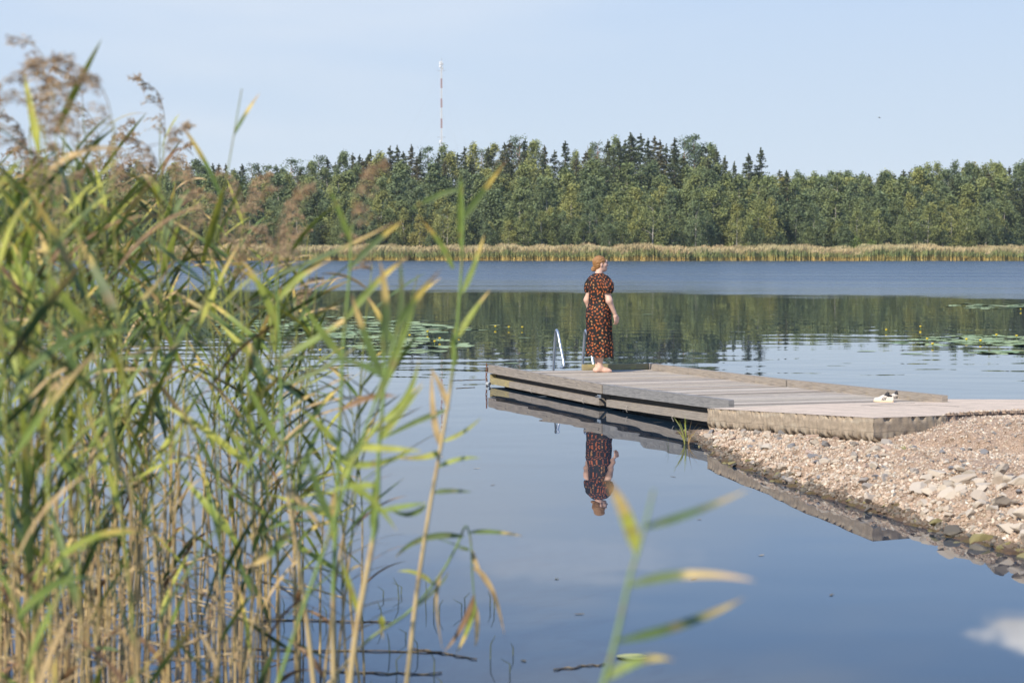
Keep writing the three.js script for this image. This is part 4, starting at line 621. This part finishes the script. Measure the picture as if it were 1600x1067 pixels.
// ------------------------------------------------------------------ the woman on the dock
{
  const base = onY(936, 581.5, 0.206), o = thing('person', 'woman in a dark dress with orange print standing barefoot on the dock', 'person', null, V(base.x, 0.206, base.z)); o.rotation.y = 0.62; o.scale.setScalar(1.0);
  const cap = (p, a, b, ra, rb) => { const ab = b.clone().sub(a), t = clamp(p.clone().sub(a).dot(ab) / ab.lengthSq()); return p.distanceTo(a.clone().addScaledVector(ab, t)) - lerp(ra, rb, t); };
  const ell = (p, c, rx, ry, rz) => { const x = (p.x - c.x) / rx, y = (p.y - c.y) / ry, z = (p.z - c.z) / rz, k = Math.sqrt(x * x + y * y + z * z); return (k - 1) * Math.min(rx, ry, rz); };
  const smin = (a, b, k) => { const h = Math.max(k - Math.abs(a - b), 0) / k; return Math.min(a, b) - h * h * k * 0.25; };
  const blend = (list, k) => list.reduce((a, b) => smin(a, b, k));
  function march(f, c, half, res) {
    const mc = new MarchingCubes(res, new THREE.MeshStandardMaterial(), false, false, 60000), p = V(0, 0, 0); mc.isolation = 0;
    for (let z = 0; z < res; z++) for (let y = 0; y < res; y++) for (let x = 0; x < res; x++) mc.field[z * res * res + y * res + x] = -f(p.set(c.x + (x - res / 2) / (res / 2) * half, c.y + (y - res / 2) / (res / 2) * half, c.z + (z - res / 2) / (res / 2) * half));
    mc.update(); const g = new THREE.BufferGeometry(), n = mc.count * 3, a = new Float32Array(n); for (let i = 0; i < n; i += 3) { a[i] = c.x + mc.positionArray[i] * half; a[i + 1] = c.y + mc.positionArray[i + 1] * half; a[i + 2] = c.z + mc.positionArray[i + 2] * half; }
    g.setAttribute('position', new THREE.BufferAttribute(a, 3)); const h = mergeVertices(g, 1e-5); h.computeVertexNormals();
    let vol = 0; const P = h.attributes.position, I = h.index; for (let i = 0; i < I.count; i += 3) { const A = V().fromBufferAttribute(P, I.getX(i)), B = V().fromBufferAttribute(P, I.getX(i + 1)), C = V().fromBufferAttribute(P, I.getX(i + 2)); vol += A.dot(B.cross(C)); }
    if (vol < 0) { const q = I.array; for (let i = 0; i < q.length; i += 3) { const t = q[i]; q[i] = q[i + 1]; q[i + 1] = t; } h.computeVertexNormals(); }
    return h;
  }
  const wR = V(0.105, 0.835, 0.235), wL = V(0.03, 0.83, -0.235);
  const bodyF = (p) => {
    const b = [cap(p, V(0, 0.92, 0), V(0, 1.20, 0), 0.135, 0.115), cap(p, V(0, 1.25, -0.07), V(0, 1.25, 0.07), 0.08, 0.08), cap(p, V(-0.015, 1.34, 0), V(0.012, 1.50, 0.004), 0.062, 0.052)];
    for (const s of [-1, 1]) {
      const hip = V(0, 0.88, s * 0.085), knee = V(0.015, 0.47, s * 0.075 + 0.005), ank = s > 0 ? V(-0.025, 0.085, 0.045) : V(0.03, 0.085, -0.055), toe = ank.clone().add(V(0.135, -0.068, 0.095)), heel = ank.clone().add(V(-0.036, -0.058, -0.026));
      b.push(cap(p, hip, knee, 0.085, 0.056), cap(p, knee, knee.clone().lerp(ank, 0.35).add(V(-0.012, 0, 0)), 0.053, 0.056), cap(p, knee.clone().lerp(ank, 0.35).add(V(-0.012, 0, 0)), ank, 0.056, 0.035), cap(p, ank.clone().add(V(0, -0.02, 0)), heel, 0.033, 0.026), cap(p, ank.clone().add(V(0.01, -0.02, 0)), toe.clone().add(V(-0.025, 0.012, -0.017)), 0.034, 0.022), cap(p, ank.clone().add(V(0.066, -0.06, 0.047 + s * 0.008)), toe, 0.028, 0.016), cap(p, heel, toe.clone().add(V(-0.04, 0, -0.028)), 0.024, 0.02));
      const sh = V(0, 1.255, s * 0.16), el = V(s > 0 ? 0.0 : -0.035, 1.03, s * 0.235), wr = s > 0 ? wR : wL;
      b.push(cap(p, sh, el, 0.052, 0.043), cap(p, el, wr, 0.044, 0.027));
    }
    return blend(b, 0.035);
  };
  const handF = (w, s) => { // palm below the wrist, four unequal fingers curled forward, thumb from the side
    const down = V(0.30, -0.95, 0).normalize(), palmEnd = w.clone().addScaledVector(down, 0.085), fw = V(0.95, 0.30, 0).normalize(), chains = [];
    for (let i = 0; i < 4; i++) { const L = [0.070, 0.079, 0.073, 0.057][i], r0 = palmEnd.clone().addScaledVector(fw, 0.028 - i * 0.019), a = r0.clone().addScaledVector(down, L * 0.45).add(V(0.004, 0, -s * 0.008)), b = a.clone().addScaledVector(down, L * 0.33).add(V(0, 0, -s * 0.022)), c = b.clone().addScaledVector(down, L * 0.15).add(V(0, 0, -s * 0.020)); chains.push([r0, a, b, c]); }
    const t0 = w.clone().addScaledVector(down, 0.03).addScaledVector(fw, 0.022), t1 = t0.clone().addScaledVector(down, 0.032).addScaledVector(fw, 0.022), t2 = t1.clone().addScaledVector(down, 0.03).addScaledVector(fw, 0.004).add(V(0, 0, -s * 0.008));
    return (p) => { let d = blend([cap(p, w, w.clone().addScaledVector(down, 0.03), 0.026, 0.027), cap(p, w.clone().addScaledVector(down, 0.03).addScaledVector(fw, 0.016), palmEnd.clone().addScaledVector(fw, 0.026), 0.018, 0.013), cap(p, w.clone().addScaledVector(down, 0.03).addScaledVector(fw, -0.016), palmEnd.clone().addScaledVector(fw, -0.026), 0.018, 0.012), cap(p, w.clone().addScaledVector(down, 0.03), palmEnd, 0.019, 0.013)], 0.016);
      for (const [a, b, c, e] of chains) d = smin(d, Math.min(cap(p, a, b, 0.0098, 0.009), cap(p, b, c, 0.009, 0.0082), cap(p, c, e, 0.0082, 0.007)), 0.006);
      return smin(d, Math.min(cap(p, t0, t1, 0.014, 0.0105), cap(p, t1, t2, 0.0105, 0.0085)), 0.01); };
  };
  const yaw = -0.42, head = V(0.028, 1.555, 0.004), hs = (p) => { const q = p.clone().sub(head); return V(q.x * Math.cos(yaw) - q.z * Math.sin(yaw), q.y, q.x * Math.sin(yaw) + q.z * Math.cos(yaw)); };
  const headF = (p0) => { const p = hs(p0); let d = blend([ell(p, V(-0.012, 0.018, 0), 0.092, 0.083, 0.074), ell(p, V(0.025, -0.045, 0), 0.062, 0.07, 0.058), ell(p, V(0.052, -0.088, 0), 0.03, 0.024, 0.03)], 0.03);
    d = smin(d, cap(p, V(0.082, 0.012, 0), V(0.102, -0.026, 0), 0.008, 0.011), 0.014); d = smin(d, cap(p, V(0.08, 0.034, -0.022), V(0.08, 0.034, 0.022), 0.012, 0.012), 0.02);
    d = smin(d, ell(p, V(0.078, -0.062, 0), 0.014, 0.011, 0.023), 0.012);
    for (const s of [-1, 1]) { d = Math.max(d, -ell(p, V(0.088, 0.008, s * 0.031), 0.013, 0.010, 0.016)); d = smin(d, ell(p, V(-0.008, -0.018, s * 0.074), 0.015, 0.026, 0.009), 0.006); d = smin(d, ell(p, V(0.055, -0.02, s * 0.04), 0.025, 0.022, 0.02), 0.02); }
    return smin(d, cap(p0, V(-0.01, 1.40, 0), V(0.015, 1.50, 0.004), 0.055, 0.05), 0.03); };
  const skin = phy([0.66, 0.415, 0.315], 0.55, { sheen: 0.2 });
  const body = mergeGeometries([march(bodyF, V(0.02, 0.82, 0), 0.90, 150), march(headF, V(0.02, 1.53, 0), 0.17, 88), march(handF(wR, 1), wR.clone().add(V(0.03, -0.08, 0)), 0.13, 78), march(handF(wL, -1), wL.clone().add(V(0.03, -0.08, 0)), 0.13, 78)]);
  part('body', body, skin, o);
  // hair pulled back into a low bun
  const hairF = (p0) => { const p = hs(p0), rib = 0.0024 * Math.sin(Math.atan2(p.z, p.y + 0.09) * 30 + p.x * 30 + 2 * Math.sin(p.x * 60)) + 0.002 * n3(p.x * 30, p.y * 60, p.z * 60); let d = blend([ell(p, V(-0.022, 0.026, 0), 0.098, 0.088, 0.083), ell(p, V(-0.045, -0.035, 0), 0.062, 0.062, 0.066)], 0.03) + rib; const face = p.x * 0.80 + p.y * -0.50 - 0.044 + (p.y < -0.02 ? (p.y + 0.02) * -0.35 : 0); d = Math.max(d, face); d = Math.max(d, 0.006 - ell(p, V(-0.004, -0.024, Math.sign(p.z) * 0.082), 0.02, 0.032, 0.02));
    return Math.min(smin(d, ell(p, V(-0.105, -0.078, -0.006), 0.036, 0.036, 0.038) + 0.003 * Math.sin(p.y * 260 + p.z * 160), 0.012)); };
  const hairTex = phy([0.29, 0.145, 0.05], 0.6, { sheen: 0.3 });
  part('hair', march(hairF, V(0.0, 1.55, 0), 0.17, 96), hairTex, o);
  for (const s of [-1, 1]) { const e = part('eye', new THREE.SphereGeometry(0.0105, 12, 10), std([0.09, 0.06, 0.05], 0.25), o), q = V(0.081, 0.007, s * 0.031); e.position.set(head.x + q.x * Math.cos(-yaw) - q.z * Math.sin(-yaw), head.y + q.y, head.z + q.x * Math.sin(-yaw) + q.z * Math.cos(-yaw)); const b = part('eyebrow', new THREE.SphereGeometry(0.013, 10, 6).scale(0.5, 0.28, 1.1), std([0.16, 0.09, 0.05], 0.8), o), w = V(0.091, 0.030, s * 0.029); b.position.set(head.x + w.x * Math.cos(-yaw) - w.z * Math.sin(-yaw), head.y + w.y, head.z + w.x * Math.sin(-yaw) + w.z * Math.cos(-yaw)); b.rotation.y = yaw; }
  // dress: rings round the body, with folds that deepen toward the hem
  const cv = document.createElement('canvas'); cv.width = cv.height = 1024; const c = cv.getContext('2d'), r = rng(81); c.fillStyle = '#16110f'; c.fillRect(0, 0, 1024, 1024);
  const blob = (x, y, s, a, col) => { for (const ox of [-1024, 0, 1024]) for (const oy of [-1024, 0, 1024]) { c.save(); c.translate(x + ox, y + oy); c.rotate(a); c.fillStyle = col; c.beginPath(); c.moveTo(-s, 0); c.bezierCurveTo(-s * 0.7, -s * 0.8, s * 0.5, -s * 0.75, s, -s * 0.1); c.bezierCurveTo(s * 0.6, s * 0.2, s * 0.1, s * 0.25, -s * 0.1, s * 0.55); c.bezierCurveTo(-s * 0.5, s * 0.6, -s * 0.9, s * 0.5, -s, 0); c.fill(); c.restore(); } };
  const dots = []; for (let t = 0; dots.length < 105 && t < 9000; t++) { const x = r() * 1024, y = r() * 1024; if (dots.some(([u, v]) => { const dx = Math.abs(u - x), dy = Math.abs(v - y); return Math.hypot(Math.min(dx, 1024 - dx), Math.min(dy, 1024 - dy)) < 76; })) continue; dots.push([x, y]); const k = r(); blob(x, y, 30 + 13 * r(), r() * 6.283, k < 0.6 ? '#a8592a' : k < 0.82 ? '#80432a' : '#aa784c'); if (r() < 0.5) blob(x + 45 * (r() - 0.5) * 2, y + 45 * (r() - 0.5) * 2, 11 + 6 * r(), r() * 6, r() < 0.5 ? '#5a2a1c' : '#8f4a26'); }
  const print = new THREE.CanvasTexture(cv); print.wrapS = print.wrapT = THREE.RepeatWrapping; print.colorSpace = THREE.SRGBColorSpace;
  const cloth = phy([1, 1, 1], 0.8, { map: print, sheen: 0.25, sheenRoughness: 0.6 });
  const rings = [[1.418, -0.006, 0.062, 0.072], [1.40, -0.008, 0.082, 0.10], [1.372, -0.008, 0.105, 0.15], [1.33, -0.004, 0.125, 0.183], [1.27, 0.005, 0.142, 0.188], [1.20, 0.018, 0.158, 0.184], [1.13, 0.018, 0.155, 0.178], [1.06, 0.006, 0.142, 0.170], [1.00, 0.002, 0.138, 0.170], [0.95, 0, 0.150, 0.184], [0.88, -0.006, 0.168, 0.202], [0.80, -0.008, 0.176, 0.210], [0.68, 0, 0.172, 0.207], [0.54, 0.006, 0.168, 0.203], [0.40, 0.01, 0.170, 0.204], [0.30, 0.012, 0.174, 0.208], [0.235, 0.012, 0.178, 0.212], [0.215, 0.012, 0.180, 0.214]];
  const gs = []; { const pos = [], idx = [], uv = [], n = 112, fine = []; for (let i = 0; i + 1 < rings.length; i++) for (let k = 0; k < 3; k++) fine.push(rings[i].map((v, m) => lerp(v, rings[i + 1][m], k / 3))); fine.push(rings[rings.length - 1]);
    fine.forEach(([y, cx, dx, dz], j) => { for (let i = 0; i <= n; i++) { const a = i / n * 6.28318, low = smooth(0.95, 0.25, y), up = smooth(1.12, 1.0, y) * smooth(0.9, 1.0, y), f = 1 + low * (0.050 * Math.sin(a * 7 + 1.2 * Math.sin(y * 3)) + 0.035 * Math.sin(a * 12 + 2)) + 0.02 * up * Math.sin(a * 18 + y * 30) + 0.014 * n3(Math.cos(a) * 3, y * 9, Math.sin(a) * 3), hem = y < 0.24 ? 0.012 * Math.sin(a * 4 + 1) - 0.018 * Math.cos(a) : 0; pos.push(cx + Math.cos(a) * dx * f, y + hem, Math.sin(a) * dz * f); uv.push(i / n * 2, y / 0.52); if (i && j) { const w = n + 1, q = j * w + i; idx.push(q - w - 1, q - w, q, q - w - 1, q, q - 1); } } });
    gs.push(geoFrom(pos, idx, { uv })); }
  const dress = part('dress', gs[0], cloth, o);
  for (const s of [-1, 1]) { const pos = [], idx = [], uv = [], n = 40, P = [[0, 1.372, 0.115, 0.05], [0, 1.362, 0.145, 0.070], [0, 1.33, 0.175, 0.083], [0, 1.28, 0.197, 0.088], [-0.002, 1.23, 0.207, 0.089], [-0.005, 1.19, 0.213, 0.086], [-0.007, 1.165, 0.216, 0.077], [-0.008, 1.152, 0.217, 0.068], [-0.009, 1.138, 0.219, 0.069], [-0.009, 1.142, 0.219, 0.062]]; P.forEach(([x, y, z, R], j) => { for (let i = 0; i <= n; i++) { const a = i / n * 6.28318, f = 1 + 0.03 * Math.sin(a * 9 + j * 0.4) * smooth(2, 6, j) + 0.03 * n3(Math.cos(a) * 2 + s, y * 12, Math.sin(a) * 2); pos.push(x + Math.cos(a) * R * f, y + (j < 3 ? -Math.sin(a) * s * R * 0.55 : 0), z * s + Math.sin(a) * R * f * (j < 3 ? 0.55 : 0.95)); uv.push(i / n + 0.3 * s, y / 0.52); if (i && j) { const w = n + 1, q = j * w + i; idx.push(q - w - 1, q - w, q, q - w - 1, q, q - 1); } } }); part('sleeve', geoFrom(pos, idx, { uv }), cloth, dress); }
}
{ // a pair of trainers taken off on the ramp
  const white = std([0.62, 0.56, 0.49], 0.75), dark = std([0.025, 0.025, 0.028], 0.7), sole = std([0.70, 0.56, 0.40], 0.8);
  const shoe = (p, turn, tip, label) => {
    const o = thing('shoe', label, 'shoe', 'pair of trainers', p); o.rotation.set(0, turn, tip); o.scale.setScalar(0.8); const L = 0.27, st = 17, n = 18, pos = [], idx = [];
    const prof = (t) => ({ w: 0.034 + 0.014 * Math.sin(Math.PI * clamp(t * 1.15 - 0.1)) - (t > 0.85 ? (t - 0.85) * 0.12 : 0), h: t < 0.42 ? 0.085 - 0.03 * smooth(0.05, 0.3, t) * smooth(0.42, 0.2, t) : lerp(0.088, 0.042, smooth(0.42, 0.86, t)) * (t > 0.9 ? 1 - (t - 0.9) * 4 : 1) });
    for (let j = 0; j <= st; j++) for (let i = 0; i <= n; i++) { const t = j / st, a = i / n * Math.PI, { w, h } = prof(t), open = t < 0.45; pos.push(L * t, 0.022 + h * Math.pow(Math.sin(a), open ? 0.35 : 0.6) * (open && Math.abs(a - 1.5708) < 0.7 ? 0.2 + 0.8 * 0.2 : 1), Math.cos(a) * w * (open ? 1 - 0.25 * Math.sin(a) : 1)); if (i && j) { const W = n + 1, q = j * W + i; idx.push(q - W - 1, q - W, q, q - W - 1, q, q - 1); } }
    part('upper', geoFrom(pos, idx), white, o);
    const sh = new THREE.Shape(); for (let i = 0; i <= 24; i++) { const a = i / 24 * 6.283, t = 0.5 + 0.5 * Math.cos(a); sh[i ? 'lineTo' : 'moveTo'](L * (t * 1.04 - 0.02), Math.sin(a) > 0 ? prof(t).w * Math.min(1, Math.abs(Math.sin(a)) * 2.2) + 0.003 : -prof(t).w * Math.min(1, Math.abs(Math.sin(a)) * 2.2) - 0.003); }
    part('sole', new THREE.ExtrudeGeometry(sh, { depth: 0.02, bevelSize: 0.002, bevelThickness: 0.002, bevelSegments: 1 }).rotateX(-Math.PI / 2).translate(0, 0.002, 0), sole, o);
    for (const s of [-1, 1]) for (let k = 0; k < 3; k++) { const t = 0.42 + 0.075 * k, w = prof(t).w + 0.0025; part('stripe', beam([V(L * t, 0.026, s * w), V(L * t + 0.010, 0.026, s * w), V(L * t + 0.010, 0.026, s * (w + 0.002)), V(L * t, 0.026, s * (w + 0.002))], [V(L * t - 0.022, 0.072, s * w * 0.86), V(L * t - 0.012, 0.072, s * w * 0.86), V(L * t - 0.012, 0.072, s * (w * 0.86 + 0.002)), V(L * t - 0.022, 0.072, s * (w * 0.86 + 0.002))], 0.001), dark, o); }
    const ln = []; for (let i = 0; i <= 12; i++) { const a = i / 12 * 6.283; ln.push(V(0.055 + Math.cos(a) * 0.052, 0.088 + 0.012 * Math.cos(a), Math.sin(a) * 0.027)); } part('collar', tube(ln, 0.013, 6), dark, o); part('lining', new THREE.SphereGeometry(1, 14, 8).scale(0.05, 0.03, 0.026).translate(0.056, 0.068, 0), dark, o); part('tongue', tube([V(0.10, 0.075, 0), V(0.085, 0.11, 0), V(0.07, 0.135, 0)], [0.026, 0.032, 0.018], 8), dark, o);
    return o;
  };
  const p = onSlab(1397, 628.5), q = onSlab(1407, 626);
  shoe(p.clone().add(V(0, 0.001, 0)), Math.PI - 0.25, 0, 'nearer white trainer with dark stripes and black lining on the ramp');
  shoe(V(q.x + 0.02, slabAt(q.x, q.z) + 0.002, q.z), Math.PI + 0.4, 0, 'white trainer lying behind the nearer one by the dock rail');
}
renderer.render(scene, camera);
